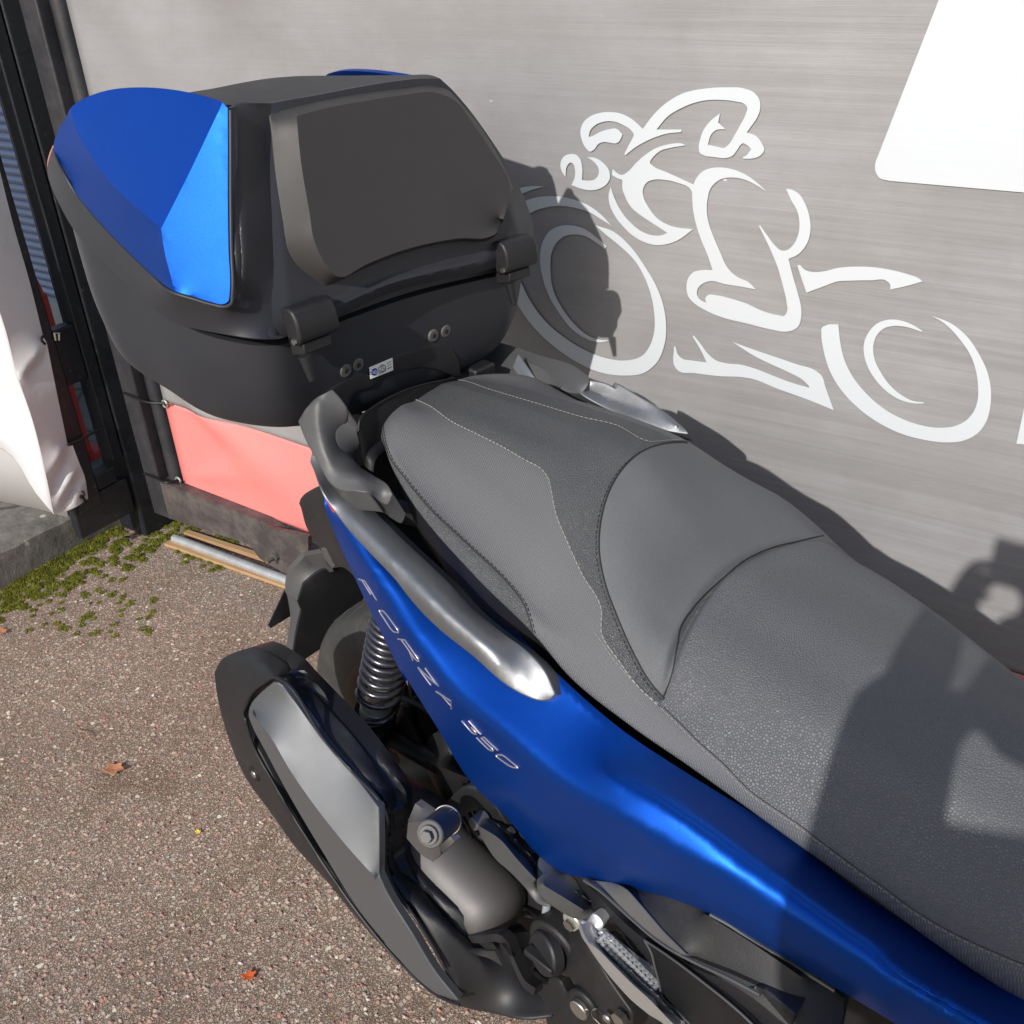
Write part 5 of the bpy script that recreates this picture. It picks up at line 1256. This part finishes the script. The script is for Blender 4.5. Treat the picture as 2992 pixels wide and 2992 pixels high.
# ---------------- shock absorber
sb = pv(*g2(490, 1010), -.165); stp = pv(*g2(690, 60), -.150)
dd = stp-sb; ln_ = np.linalg.norm(dd); dd /= ln_
sk_ = bpy.data.objects.new('shock_absorber', None); COL.objects.link(sk_); sk_.parent = sc
uu = np.cross(dd, [0, 0, 1.]); uu /= np.linalg.norm(uu); vv2 = np.cross(dd, uu)
def px_t(y): return y
co_ = []; turns = 13.5; t0, t1 = .27, 1.15
for i in range(int(turns*22)+1):
    q = i/(turns*22)
    # wide pitch low down, close pitch at the top
    h = t0+(t1-t0)*(q**.62 if q > 0 else 0); a = 2*math.pi*turns*q
    co_.append(sb+dd*ln_*h+.0295*(math.cos(a)*uu+math.sin(a)*vv2))
MB().tube(np.array(co_), .0045, 8).build('spring', M_spring, sk_, smooth=60)
MB().tube([sb+dd*ln_*.2, sb+dd*ln_*1.15], .017, 20).build('damper_body', M_alub, sk_, smooth=40)
MB().tube([sb+dd*ln_*.25, sb+dd*ln_*.33], .023, 20).build('damper_collar', M_alub, sk_, bev=.001)
MB().tube([sb+dd*ln_*.70, sb+dd*ln_*.80], .021, 20).build('damper_collar', M_dull, sk_, bev=.001)
bq = []; br_ = []
for i in range(60):
    t = i/59; bq.append(sb+dd*ln_*(-.06+.33*t)); br_.append(.0305+.0028*abs(math.sin(t*math.pi*4))-.004*(1-t)*0)
MB().tube(np.array(bq), br_, 28).build('rubber_boot', M_dull, sk_, smooth=60)
MB().tube([sb-dd*.05, sb-dd*.012], .02, 16).build('lower_mount', M_engine, sk_, bev=.003)

# ---------------- tail: housing, plate carrier
patch('tail_housing', M(g1, [(368,360,-.10,k),(375,335,-.1),(410,290,-.105,k),(480,250,-.12),(560,213,-.14,k),(610,330,-.15),(660,500,-.155,k),(545,480,-.13),(390,405,-.105,k)]), [], 'v', M_blk, sc, 12, (.02, .16, -.02), bev=.003)
patch('tail_underside', M(g1, [(388,408,-.105,k),(545,482,-.13),(668,510,-.155,k),(760,750,-.155),(870,1010,-.155,k),(720,900,-.13),(640,910,-.12),(555,760,-.11,k),(470,640,-.108,k),(430,560,-.106)]), [M(g1, [(540,500,-.131),(590,600,-.128),(700,690,-.15)]), M(g1, [(555,760,-.105),(620,800,-.12),(700,840,-.13)])], 'v', M_blk, sc, 12, (.03, .14, 0), bev=.003, smooth=30)
patch('tail_underside', M(g1, [(560,755,-.12,k),(580,752,-.12),(690,880,-.125),(650,915,-.125,k),(575,810,-.12)]), [], 'v', M_rcov, sc, 10, (.01, .02, 0), bev=.002)
pc = patch('plate_carrier', M(g1, [(265,930,-.33,k),(330,860,-.315),(400,783,-.30,k),(480,768,-.275),(550,755,-.25,k),(600,830,-.255),(650,915,-.26,k),(545,945,-.285,k),(480,985,-.29),(410,1050,-.295,k),(385,1130,-.297),(362,1215,-.30,k),(310,1160,-.318),(248,1105,-.335,k)]), [M(g1, [(400,783,-.30),(470,865,-.298),(545,945,-.285)])], 'u', M_rcov, sc, 10, (.006, .0, -.004), bev=.001, smooth=20)
patch('plate_flap', M(g1, [(410,1055,-.285,k),(545,950,-.27),(640,915,-.26),(705,900,-.255,k),(770,930,-.255),(862,1012,-.25,k),(930,1178,-.25,k),(850,1290,-.255),(640,1560,-.265,k),(480,1670,-.272),(300,1782,-.28,k),(330,1600,-.28),(360,1420,-.28),(393,1290,-.28,k),(362,1215,-.283,k)]), [], 'u', M_dull, sc, 16, (-.004, 0, 0), bev=.001)
patch('plate_flap_side', M(g1, [(248,1108,-.335,k),(362,1218,-.302,k),(392,1290,-.292,k),(370,1420,-.29),(330,1610,-.288),(298,1782,-.286,k),(232,1735,-.31,k),(262,1600,-.315),(285,1480,-.318),(300,1350,-.322),(282,1210,-.328,k),(272,1155,-.33,k)]), [], 'u', M_rcov, sc, 12, (-.003, 0, -.002), smooth=25)
patch('mud_flap', M(g1, [(250,1108,-.345,k),(282,1160,-.345),(300,1335,-.345,k),(210,1390,-.345),(122,1443,-.35,k),(105,1420,-.352,k),(180,1260,-.35)]), [], 'u', M_dull, sc, 12, (-.003, 0, 0))
patch('tail_light', M(g1, [(583,262,-.168,k),(620,320,-.174),(660,370,-.18),(692,408,-.185,k),(690,430,-.186),(665,440,-.184,k),(630,385,-.178),(600,330,-.172)]), [], 'v', M_red, sc, 5, (0, .006, 0))

# ---------------- swing arm, inner fender, engine area
patch('inner_fender', M(g2, [(560,640,-.06),(700,640,-.06),(860,680,-.06),(1000,820,-.06,k),(1060,960,-.06),(1030,1060,-.06),(920,1120,-.06),(800,1060,-.06),(600,1010,-.06,k)]), [], 'v', M_dull, sc, 14, (0, .12, 0)) if False else None
patch('inner_guard', M(g2, [(920,1120,-.14,k),(1000,960,-.13),(1090,950,-.13),(1180,1180,-.14),(1400,1480,-.15),(1330,1560,-.15),(1220,1430,-.15,k),(1155,1505,-.155,k),(1060,1440,-.152),(1000,1330,-.15),(950,1220,-.145)]), [M(g2, [(930,1165,-.165),(1100,1230,-.17),(1300,1310,-.175)])], 'v', M_engine, sc, 12, (0, .05, 0), smooth=25, bev=.002)
MB().tube(cr(np.array([pv(*g2(560,960), -.14), pv(*g2(700,1010), -.15), pv(*g2(910,1120), -.15), pv(*g2(1060,1200), -.15)]), 6), .014, 12).build('swing_arm', M_engine, sc, smooth=60)
MB().tube(cr(np.array([pv(*g2(740,660), -.10), pv(*g2(860,710), -.10), pv(*g2(1000,790), -.10)]), 6), .007, 8).build('brake_hose', M_dull, sc, smooth=60)
patch('swing_arm_plate', M(g2, [(730,720,-.12,k),(790,700,-.11),(950,1000,-.12),(1010,1080,-.13,k),(940,1120,-.14),(760,1030,-.14,k),(700,990,-.14),(690,870,-.13)]), [M(g2, [(760,740,-.135),(850,900,-.14),(940,1080,-.145)])], 'v', M_engine, sc, 12, (0, .04, 0), smooth=25, bev=.002)
# engine / transmission mass: shaped casing low between the wheel and the footboards
ring_loft('engine_casing', [
 [(.02,-.13,.20),(.10,-.15,.17),(.30,-.16,.16),(.52,-.15,.17),(.54,.1,.17),(.3,.14,.16),(.05,.12,.18)],
 [(.0,-.14,.27),(.10,-.165,.27),(.30,-.175,.26),(.55,-.165,.26),(.57,.12,.26),(.3,.16,.26),(.03,.14,.27)],
 [(.02,-.13,.34),(.12,-.155,.36),(.30,-.16,.38),(.55,-.155,.38),(.57,.12,.38),(.3,.15,.38),(.05,.13,.35)],
 [(.10,-.10,.40),(.18,-.12,.42),(.32,-.13,.45),(.52,-.13,.46),(.54,.1,.46),(.3,.12,.45),(.12,.1,.42)]], M_engine, sc, smooth=40)
ring_loft('under_seat_box', [
 [(.14,-.13,.56),(.3,-.15,.48),(.9,-.15,.42),(1.25,-.14,.42),(1.25,.16,.42),(.9,.17,.42),(.3,.17,.48),(.14,.15,.56)],
 [(.06,-.14,.72),(.2,-.165,.70),(.8,-.15,.60),(1.25,-.12,.58),(1.25,.14,.58),(.8,.17,.60),(.2,.185,.70),(.06,.16,.72)],
 [(.03,-.13,.86),(.2,-.15,.82),(.8,-.12,.64),(1.22,-.1,.60),(1.22,.12,.60),(.8,.14,.64),(.2,.17,.82),(.03,.15,.86)]], M_dull, sc, smooth=40)
# guard plates in front of the can
k = 1
patch('side_guard', M(g3, [(614,365,-.215,k),(625,342,-.212),(648,338,-.21),(740,378,-.205),(850,445,-.20),(892,522,-.197,k),(1000,600,-.195),(1112,692,-.193,k),(1095,800,-.21),(1088,900,-.225,k),(1110,960,-.228),(1180,1020,-.23,k),(1100,990,-.232),(1010,900,-.232),(850,740,-.232),(790,690,-.231),(710,580,-.23),(655,480,-.225),(640,430,-.221)]), [M(g3, [(660,430,-.232),(800,520,-.232),(950,690,-.236),(1080,830,-.24)])], 'v', M_armg, sc, 11, (0, .02, -.01), bev=.003, smooth=50)
patch('peg_cover', M(g3, [(1122,655,-.205,k),(1200,715,-.204),(1275,775,-.203),(1340,800,-.203),(1405,870,-.204),(1450,940,-.206),(1510,1050,-.21),(1522,1090,-.213,k),(1500,1128,-.218),(1460,1142,-.221),(1400,1135,-.225),(1250,1060,-.235),(1140,975,-.24),(1098,920,-.24),(1090,870,-.235),(1108,770,-.222)]), [M(g3, [(1130,870,-.24),(1280,960,-.238),(1440,1060,-.232)])], 'v', M_armg, sc, 11, (0, .02, -.01), bev=.003, smooth=50)
q = pv(*g3(655, 385), -.213); MB().add(*cyl(q+np.array([0, .01, 0]), q+np.array([0, -.012, .002]), .010, .0085, 16)).build('guard_bolt', M_armg, sc, bev=.002)
MB().tube(np.array([pv(*g3(1170,1010), -.20), pv(*g3(1150,1150), -.205), pv(*g3(1115,1330), -.21)]), .0055, 10).build('vent_hose', mat('grey_hose', (.22, .24, .26), .5), sc, smooth=60)
# oil filler cap and gearbox boss
q = pv(*g3(1205, 1370), -.225); q2 = pv(*g3(1230, 1350), -.20)
MB().add(*cyl(q, q+np.array([.0, .045, 0]), .040, seg=30)).build('filler_boss', M_engine, sc, bev=.004)
cp = MB().add(*cyl(q+np.array([0, .0, 0]), q+np.array([-.004, -.016, .004]), .030, .027, 30)).build('filler_cap', M_blk, sc, bev=.003)
MB().box(tuple(q+np.array([-.024, -.026, -.004])), tuple(q+np.array([.022, -.012, .006]))).build('cap_grip', M_blk, cp, bev=.002)
q = pv(*g3(1350, 1165), -.215); cl_ = MB().add(*cyl(q+np.array([0, .014, 0]), q, .016, .014, 20)).build('clamp', M_alub, sc, bev=.002)
MB().add(*cyl(q, q+np.array([0, -.006, 0]), .008, seg=6)).build('clamp_bolt', M_chrome, cl_, smooth=None)
# black side stay from the boss down to the front of the shroud
patch('exhaust_stay', M(g3, [(1230,1120,-.20,k),(1290,1080,-.2),(1380,1150,-.205),(1400,1180,-.21,k),(1430,1260,-.225),(1600,1560,-.235),(1800,1850,-.24,k),(1800,2050,-.24,k),(1650,2050,-.24),(1560,1980,-.238),(1540,1840,-.236),(1480,1720,-.235),(1400,1680,-.233,k),(1330,1560,-.23),(1260,1480,-.228),(1280,1400,-.222),(1300,1300,-.215),(1210,1200,-.205)]), [], 'v', M_engine, sc, 13, (0, .03, 0), bev=.003)
patch('silencer_bracket', M(g3, [(1060,1530,-.222,k),(1180,1600,-.225),(1215,1588,-.226),(1260,1610,-.227),(1300,1690,-.228),(1400,1710,-.23),(1470,1690,-.231,k),(1530,1760,-.235),(1540,1900,-.24),(1500,2050,-.245,k),(1200,2050,-.245,k),(1150,1850,-.238),(1100,1700,-.23)]), [], 'v', M_engine, sc, 13, (0, .02, 0), bev=.003)
q = pv(*g3(1440, 1790), -.240); bb = MB().add(*cyl(q+np.array([0, .012, 0]), q+np.array([0, -.002, 0]), .023, seg=24)).build('bracket_boss', M_engine, sc, bev=.003)
b2_ = MB().add(*cyl(q+np.array([0, -.002, 0]), q+np.array([0, -.010, 0]), .0135, seg=20)).build('bolt', M_chrome, bb, bev=.0015)
q = pv(*g3(1645, 1865), -.243); MB().add(*cyl(q, q+np.array([0, -.008, 0]), .006, seg=12)).build('bolt', M_chrome, sc, bev=.002)
for (a, b), rr3 in (((1610,1250),.006),):
    pass
q = pv(*p1(700, 1510), -.245); MB().add(*cyl(q, q+np.array([0, -.008, 0]), .010, seg=6)).build('bolt', M_chrome, sc, smooth=None)
patch('steel_bracket', M(p1, [(400,1440,-.238,k),(425,1410,-.238),(455,1450,-.238),(540,1490,-.238),(620,1500,-.238),(740,1475,-.24,k),(770,1560,-.24,k),(700,1700,-.24),(560,1700,-.24,k),(440,1600,-.238),(405,1530,-.238)]), [], 'v', M_engine, sc, 9, (0, .008, 0), bev=.001)
MB().tube(cr(np.array([pv(*p1(455,1440), -.241), pv(*p1(420,1460), -.241), pv(*p1(420,1500), -.241), pv(*p1(480,1570), -.241), pv(*p1(560,1660), -.241)]), 6), .0012, 6).build('bracket_edge', M_chrome, sc)
# lower frame plate behind the footpeg
patch('frame_cover', M(p1, [(210,180,-.20,k),(340,225,-.205),(430,290,-.208),(640,480,-.215),(800,650,-.22),(1000,790,-.226),(1300,960,-.232),(1600,1080,-.236),(2000,1240,-.24,k),(2300,1500,-.245,k),(2200,1800,-.245,k),(1300,1800,-.245,k),(1080,1590,-.24),(1010,1350,-.238,k),(990,1230,-.236),(960,1080,-.232),(850,850,-.226),(700,740,-.222),(560,730,-.218),(500,650,-.214),(430,560,-.21),(360,430,-.206),(280,270,-.202)]), [M(p1, [(400,300,-.212),(650,560,-.222),(850,740,-.228),(1300,1020,-.24),(1900,1260,-.246)])], 'v', M_blk, sc, 14, (0, .02, 0), bev=.003, smooth=30)
patch('peg_mount', M(p1, [(560,730,-.222,k),(720,740,-.222),(850,850,-.226),(940,1020,-.23),(980,1150,-.233,k),(900,1100,-.235),(700,930,-.232),(590,800,-.226)]), [], 'v', M_dull, sc, 12, (0, .01, 0))
insl = M(p1, [(912,795,-.2375,k),(1100,920,-.242),(1300,1065,-.246),(1500,1220,-.249),(1700,1380,-.251),(1900,1560,-.252),(2050,1720,-.252,k),(1500,1720,-.252,k),(1340,1584,-.2505),(1180,1430,-.2475),(1085,1340,-.246,k),(1050,1200,-.244),(1010,1050,-.2425),(970,900,-.240)])
isl = patch('rubber_inset', insl, [], 'v', M_dull, sc, 13, (0, .006, 0), bev=.001)
MB().tube(cr(np.array([pv(a, b, c-.0012) for a, b, c in [q[:3] for q in [insl[0], insl[1], insl[2], insl[3], insl[4], insl[5], insl[6]]]]), 6), .0013, 6).build('inset_edge', M_rcov, isl)
MB().tube(cr(np.array([pv(a, b, c-.0012) for a, b, c in [q[:3] for q in [insl[0], insl[13], insl[12], insl[11], insl[10], insl[9], insl[8]]]]), 6), .0013, 6).build('inset_edge', M_rcov, isl)
# dark textured cover under the blue panel, its rear edge painted paler as if sunlit
M_tex = mat('textured_dark_plastic', (.035, .034, .034), .6, spec=.35, fn=dusty(.12, base=(.016, .0155, .016), bs=700, bst=.5, rlo=.5, rhi=.7))
M_tex_lit = mat('sunlit_textured_plastic', (.12, .12, .12), .45, .2, fn=dusty(.25, base=(.11, .11, .112), bs=700, bst=.4, rlo=.38, rhi=.5))
patch('foot_cover', M(p1, [(415,235,-.214,k),(600,262,-.214),(800,300,-.214),(1100,380,-.215),(1500,530,-.213),(1932,770,-.209),(2400,1050,-.202),(2800,1350,-.198,k),(2700,1800,-.24,k),(2350,1650,-.245),(1932,1330,-.247),(1600,1120,-.246),(1350,980,-.243),(1180,880,-.241),(1000,760,-.237),(800,590,-.232),(600,420,-.226),(500,320,-.22)]), [M(p1, [(700,305,-.226),(830,420,-.233),(960,570,-.239),(1090,720,-.244),(1230,860,-.249),(1330,955,-.249)]), M(p1, [(1500,560,-.222),(1932,830,-.220),(2400,1150,-.216)])], 'v', M_tex, sc, 14, (0, .01, 0), bev=.002, smooth=50)
patch('foot_cover_highlight', M(p1, [(405,236,-.216,k),(480,245,-.2165),(640,270,-.2185),(710,302,-.2275),(830,420,-.2345),(960,570,-.2405),(1090,720,-.2455),(1230,860,-.2505),(1310,940,-.2515,k),(1200,905,-.2490),(1000,768,-.2440),(800,600,-.2380),(600,430,-.231),(490,320,-.224)]), [], 'v', M_tex_lit, sc, 9, (0, .0012, 0), bev=0)  # paler crescent, the sun's reflection on the cover put into its colour
MB().tube(cr(np.array([pv(*p1(a, b), v) for a, b, v in ((345,232,-.222),(500,335,-.228),(620,440,-.233),(800,605,-.239),(1000,775,-.245),(1180,895,-.2495),(1400,1010,-.251),(1700,1150,-.253),(2000,1310,-.253))]), 6), .002, 6).build('trim_edge', M_rcov, sc)
MB().tube(cr(np.array([pv(*p1(a, b), v) for a, b, v in ((1530,552,-.219),(1700,645,-.217),(1932,800,-.215),(2300,1020,-.208),(2700,1270,-.202))]), 6), .0022, 6).build('trim_edge', M_armg, sc)
# footpeg, folded
pg = patch('footpeg', M(p1, [(296,690,-.250,k),(305,640,-.248),(330,615,-.246),(375,632,-.243),(430,680,-.240),(470,725,-.238,k),(462,780,-.245),(520,880,-.246),(700,1060,-.248),(860,1230,-.25),(1000,1330,-.251,k),(1030,1368,-.251),(1040,1420,-.252),(1120,1480,-.253),(1240,1600,-.255,k),(1240,1720,-.262,k),(1060,1560,-.264),(960,1500,-.265,k),(800,1370,-.264),(640,1200,-.263),(480,1000,-.261),(380,850,-.258),(320,760,-.254)]), [M(p1, [(312,650,-.251),(345,740,-.257),(385,815,-.261),(470,880,-.263),(600,1010,-.266),(800,1210,-.268),(960,1355,-.268),(1100,1500,-.268),(1200,1600,-.268)])], 'v', M_alloy, sc, 9, (0, .012, -.004), bev=.0015, smooth=30)
tr = MB()
pA, pB = np.array(p1(500, 790)), np.array(p1(985, 1265))
for i in range(13):
    for j in range(3):
        t = i/12; c_ = pA*(1-t)+pB*t; nrm = np.array([.70, -.71]); wdt = 13*(1 if 0 < i < 12 else .8)
        c_ = c_+nrm*(j-1)*wdt*1.25+np.array([8, -8])
        q = pv(c_[0], c_[1], -.246+.003*(j-1))
        V = []
        for a in range(8):
            al = 2*math.pi*a/8
            V.append(q+np.array([.0042*math.cos(al), .0, .0036*math.sin(al)])); 
        for a in range(8):
            al = 2*math.pi*a/8; V.append(q+np.array([.0025*math.cos(al), -.004, .0022*math.sin(al)+.0015]))
        tr.add(V, [(a, (a+1) % 8, 8+(a+1) % 8, 8+a) for a in range(8)]+[tuple(range(8, 16))])
tr.build('grip_stud', M_alloy, pg, smooth=60)
patch('grip_plate', M(p1, [(458,748,-.242,k),(490,718,-.240),(560,770,-.238),(780,950,-.238),(985,1130,-.24),(1018,1220,-.242),(1020,1300,-.244),(1000,1328,-.246,k),(880,1230,-.246),(640,985,-.246),(500,845,-.245)]), [], 'v', M_alloy, pg, 9, (0, .006, 0), bev=.001)
patch('peg_hinge', M(p1, [(380,625,-.236,k),(430,560,-.232),(480,590,-.231),(510,650,-.233),(480,715,-.237,k),(430,665,-.238)]), [], 'v', M_alloy, sc, 8, (0, .012, 0), bev=.002)
# hoses, cables and small fittings in the engine bay
def hose(name, pts, r, m_):
    MB().tube(cr(np.array([pv(*g3(a, b), v) for a, b, v in pts]), 8), r, 8).build(name, m_, sc, smooth=60)
hose('hose', [(560,330,-.17),(640,480,-.175),(760,560,-.17),(860,700,-.165),(980,760,-.16)], .006, M_dull)
hose('cable', [(420,250,-.17),(560,420,-.18),(620,600,-.18),(700,700,-.175),(900,800,-.17)], .0028, M_dull)
hose('cable', [(880,500,-.19),(960,560,-.192),(1040,620,-.19),(1100,650,-.188)], .0032, M_cast)
hose('pipe', [(600,690,-.165),(690,730,-.17),(820,740,-.17),(930,850,-.165)], .010, mat('rusty_pipe', (.22, .09, .06), .6, .4, fn=lambda n: n.col(n.mix(n.noise(60, 5, .7), (.10, .045, .035), (.34, .17, .12)))))
hose('cable', [(930,1010,-.17),(1080,1110,-.18),(1200,1200,-.19),(1260,1330,-.21)], .004, M_dull)
for a, b, v in ((1010,585,-.196),(1060,600,-.196),(905,455,-.2)):
    q = pv(*g3(a, b), v); MB().add(*cyl(q, q+np.array([0, -.006, 0]), .006, seg=6)).build('bolt', M_chrome, sc, smooth=None)
# front part of the machine, outside the picture: floor tunnel and front shield, so the seat does not end in the air
ring_loft('front_tunnel', [
 [(1.10,-.16,.25),(1.5,-.18,.25),(1.5,.2,.25),(1.10,.18,.25)],
 [(1.12,-.15,.55),(1.55,-.17,.6),(1.55,.19,.6),(1.12,.17,.55)],
 [(1.2,-.08,.66),(1.6,-.10,.95),(1.6,.12,.95),(1.2,.1,.66)]], M_blk, sc, smooth=40)

# ================================================================ the photographer, whose shadow falls on the seat and the banner
M_coat = mat('dark_jacket', (.04, .045, .06), .8); M_skin = mat('skin', (.5, .3, .22), .5); M_trou = mat('trousers', (.05, .05, .06), .8); M_hair = mat('brown_hair', (.05, .03, .02), .7)
ph = empty('person', (.16, -.2, 0), 'person in a dark jacket holding a phone out in both hands over the scooter', 'person')
pho = (.16, -.2, 0)
def skin(name, pts, edges, rad, m_, parent, off, sub=2):
    me = bpy.data.meshes.new(name); me.from_pydata([tuple(np.array(p)-np.array(off)) for p in pts], edges, []); me.update()
    me.materials.append(m_)
    o = bpy.data.objects.new(name, me); COL.objects.link(o); o.parent = parent
    sk2 = o.modifiers.new('skin', 'SKIN'); 
    if not me.skin_vertices: me.attributes
    bm = bmesh.new(); bm.from_mesh(me); lay = bm.verts.layers.skin.verify()
    bm.verts.ensure_lookup_table()
    for i, v in enumerate(bm.verts): v[lay].radius = rad[i] if isinstance(rad[i], tuple) else (rad[i], rad[i]); v[lay].use_root = (i == 0)
    bm.to_mesh(me); bm.free(); sk2.use_smooth_shade = True
    ss2 = o.modifiers.new('sub', 'SUBSURF'); ss2.levels = sub; ss2.render_levels = sub
    return o
px0, py0 = .20, -.46
J = dict(pelvis=(px0, py0-.10, .97), waist=(px0, py0-.07, 1.11), chest=(px0, py0-.03, 1.34), neck0=(px0, py0+.02, 1.43), neck=(px0-.01, py0+.07, 1.51), head0=(px0-.02, py0+.12, 1.59), head1=(px0-.02, py0+.14, 1.68),
 hipL=(px0-.10, py0-.10, .92), kneeL=(px0-.12, py0-.04, .51), ankL=(px0-.12, py0-.09, .09), toeL=(px0-.13, py0+.07, .04),
 hipR=(px0+.10, py0-.10, .92), kneeR=(px0+.13, py0-.05, .51), ankR=(px0+.14, py0-.10, .09), toeR=(px0+.16, py0+.06, .04),
 shL=(px0-.17, py0, 1.41), uaL=(-.005, -.38, 1.28), elL=(-.020, -.28, 1.19), faL=(-.035, -.20, 1.28), wrL=(-.045, -.115, 1.36), shR=(px0+.18, py0, 1.38), uaR=(.42, -.36, 1.33), elR=(.40, -.22, 1.37), faR=(.19, -.13, 1.415), wrR=(.055, -.10, 1.41))
names = list(J); idx = {n_: i for i, n_ in enumerate(names)}
E_ = [('pelvis','waist'),('waist','chest'),('chest','neck0'),('neck0','neck'),('neck','head0'),('head0','head1'),('pelvis','hipL'),('hipL','kneeL'),('kneeL','ankL'),('ankL','toeL'),('pelvis','hipR'),('hipR','kneeR'),('kneeR','ankR'),('ankR','toeR'),('neck0','shL'),('shL','uaL'),('uaL','elL'),('elL','faL'),('faL','wrL'),('neck0','shR'),('shR','uaR'),('uaR','elR'),('elR','faR'),('faR','wrR')]
rad = dict(uaL=.070, faL=.060, uaR=.064, faR=.058, pelvis=(.16,.12), waist=(.15,.11), chest=(.17,.12), neck0=(.09,.08), neck=.055, head0=(.075,.09), head1=(.075,.09), hipL=.095, kneeL=.062, ankL=.045, toeL=.04, hipR=.095, kneeR=.062, ankR=.045, toeR=.04, shL=.07, elL=.070, wrL=.052, shR=.07, elR=.062, wrR=.054)
bm_ = MB()
def rr_of(n_): r_ = rad[n_]; return r_ if not isinstance(r_, tuple) else min(r_)
def ball(c, r_):
    V = []; Fc = []
    for i in range(1, 8):
        t = math.pi*i/8
        for k in range(12): a = 2*math.pi*k/12; V.append(np.array(c)+r_*np.array([math.sin(t)*math.cos(a), math.sin(t)*math.sin(a), math.cos(t)]))
    V += [np.array(c)+[0, 0, r_], np.array(c)-[0, 0, r_]]
    for i in range(6):
        for k in range(12): Fc.append((i*12+k, i*12+(k+1) % 12, (i+1)*12+(k+1) % 12, (i+1)*12+k))
    Fc += [(84, (k+1) % 12, k) for k in range(12)]+[(85, 72+k, 72+(k+1) % 12) for k in range(12)]
    bm_.add(V, Fc)
for a, b in E_:
    A0_, B0_ = np.array(J[a]), np.array(J[b]); ra, rb = rr_of(a), rr_of(b)
    wide = a in ('pelvis', 'waist', 'chest') and b in ('waist', 'chest', 'neck0')
    for dx_ in ((-.07, 0, .07) if wide else (0,)):
        dv = np.array([dx_, 0, 0]); bm_.tube([A0_+dv, B0_+dv*(.6 if b == 'neck0' else 1)], [ra, rb], 14); ball(A0_+dv, ra)
    ball(B0_, rb)
body = bm_.build('body', M_coat, ph, pho)
rmod = body.modifiers.new('join', 'REMESH'); rmod.mode = 'VOXEL'; rmod.voxel_size = .012; rmod.use_smooth_shade = True
smod = body.modifiers.new('soften', 'SMOOTH'); smod.iterations = 6
# phone held level in both hands, lens at the camera's place but behind it
MB().box((-.020, -.030, 1.462), (.140, -.021, 1.540)).build('phone', M_dull, ph, pho, bev=.003)
for sx, wr_, ex in ((-1, J['wrL'], -.020), (1, J['wrR'], .04)):
    wr_ = np.array(wr_); palm = np.array([ex+sx*.026, -.050, 1.45])
    pts = [wr_, palm]; ed = [(0, 1)]; rd = [.034, .034]
    for f_ in range(4):
        b0 = palm+np.array([sx*.002, .008, .028-.019*f_]); b1 = b0+np.array([-sx*.012, .020, .008]); b2 = b1+np.array([-sx*.026, .003, .004]); 
        k0 = len(pts); pts += [b0, b1, b2]; ed += [(1, k0), (k0, k0+1), (k0+1, k0+2)]; rd += [.009, .0085, .0075]
    k0 = len(pts); pts += [palm+np.array([-sx*.018, -.008, .018]), palm+np.array([-sx*.042, -.004, .040])]; ed += [(1, k0), (k0, k0+1)]; rd += [.011, .009]
    skin('hand', pts, ed, rd, M_skin, ph, pho, 1)
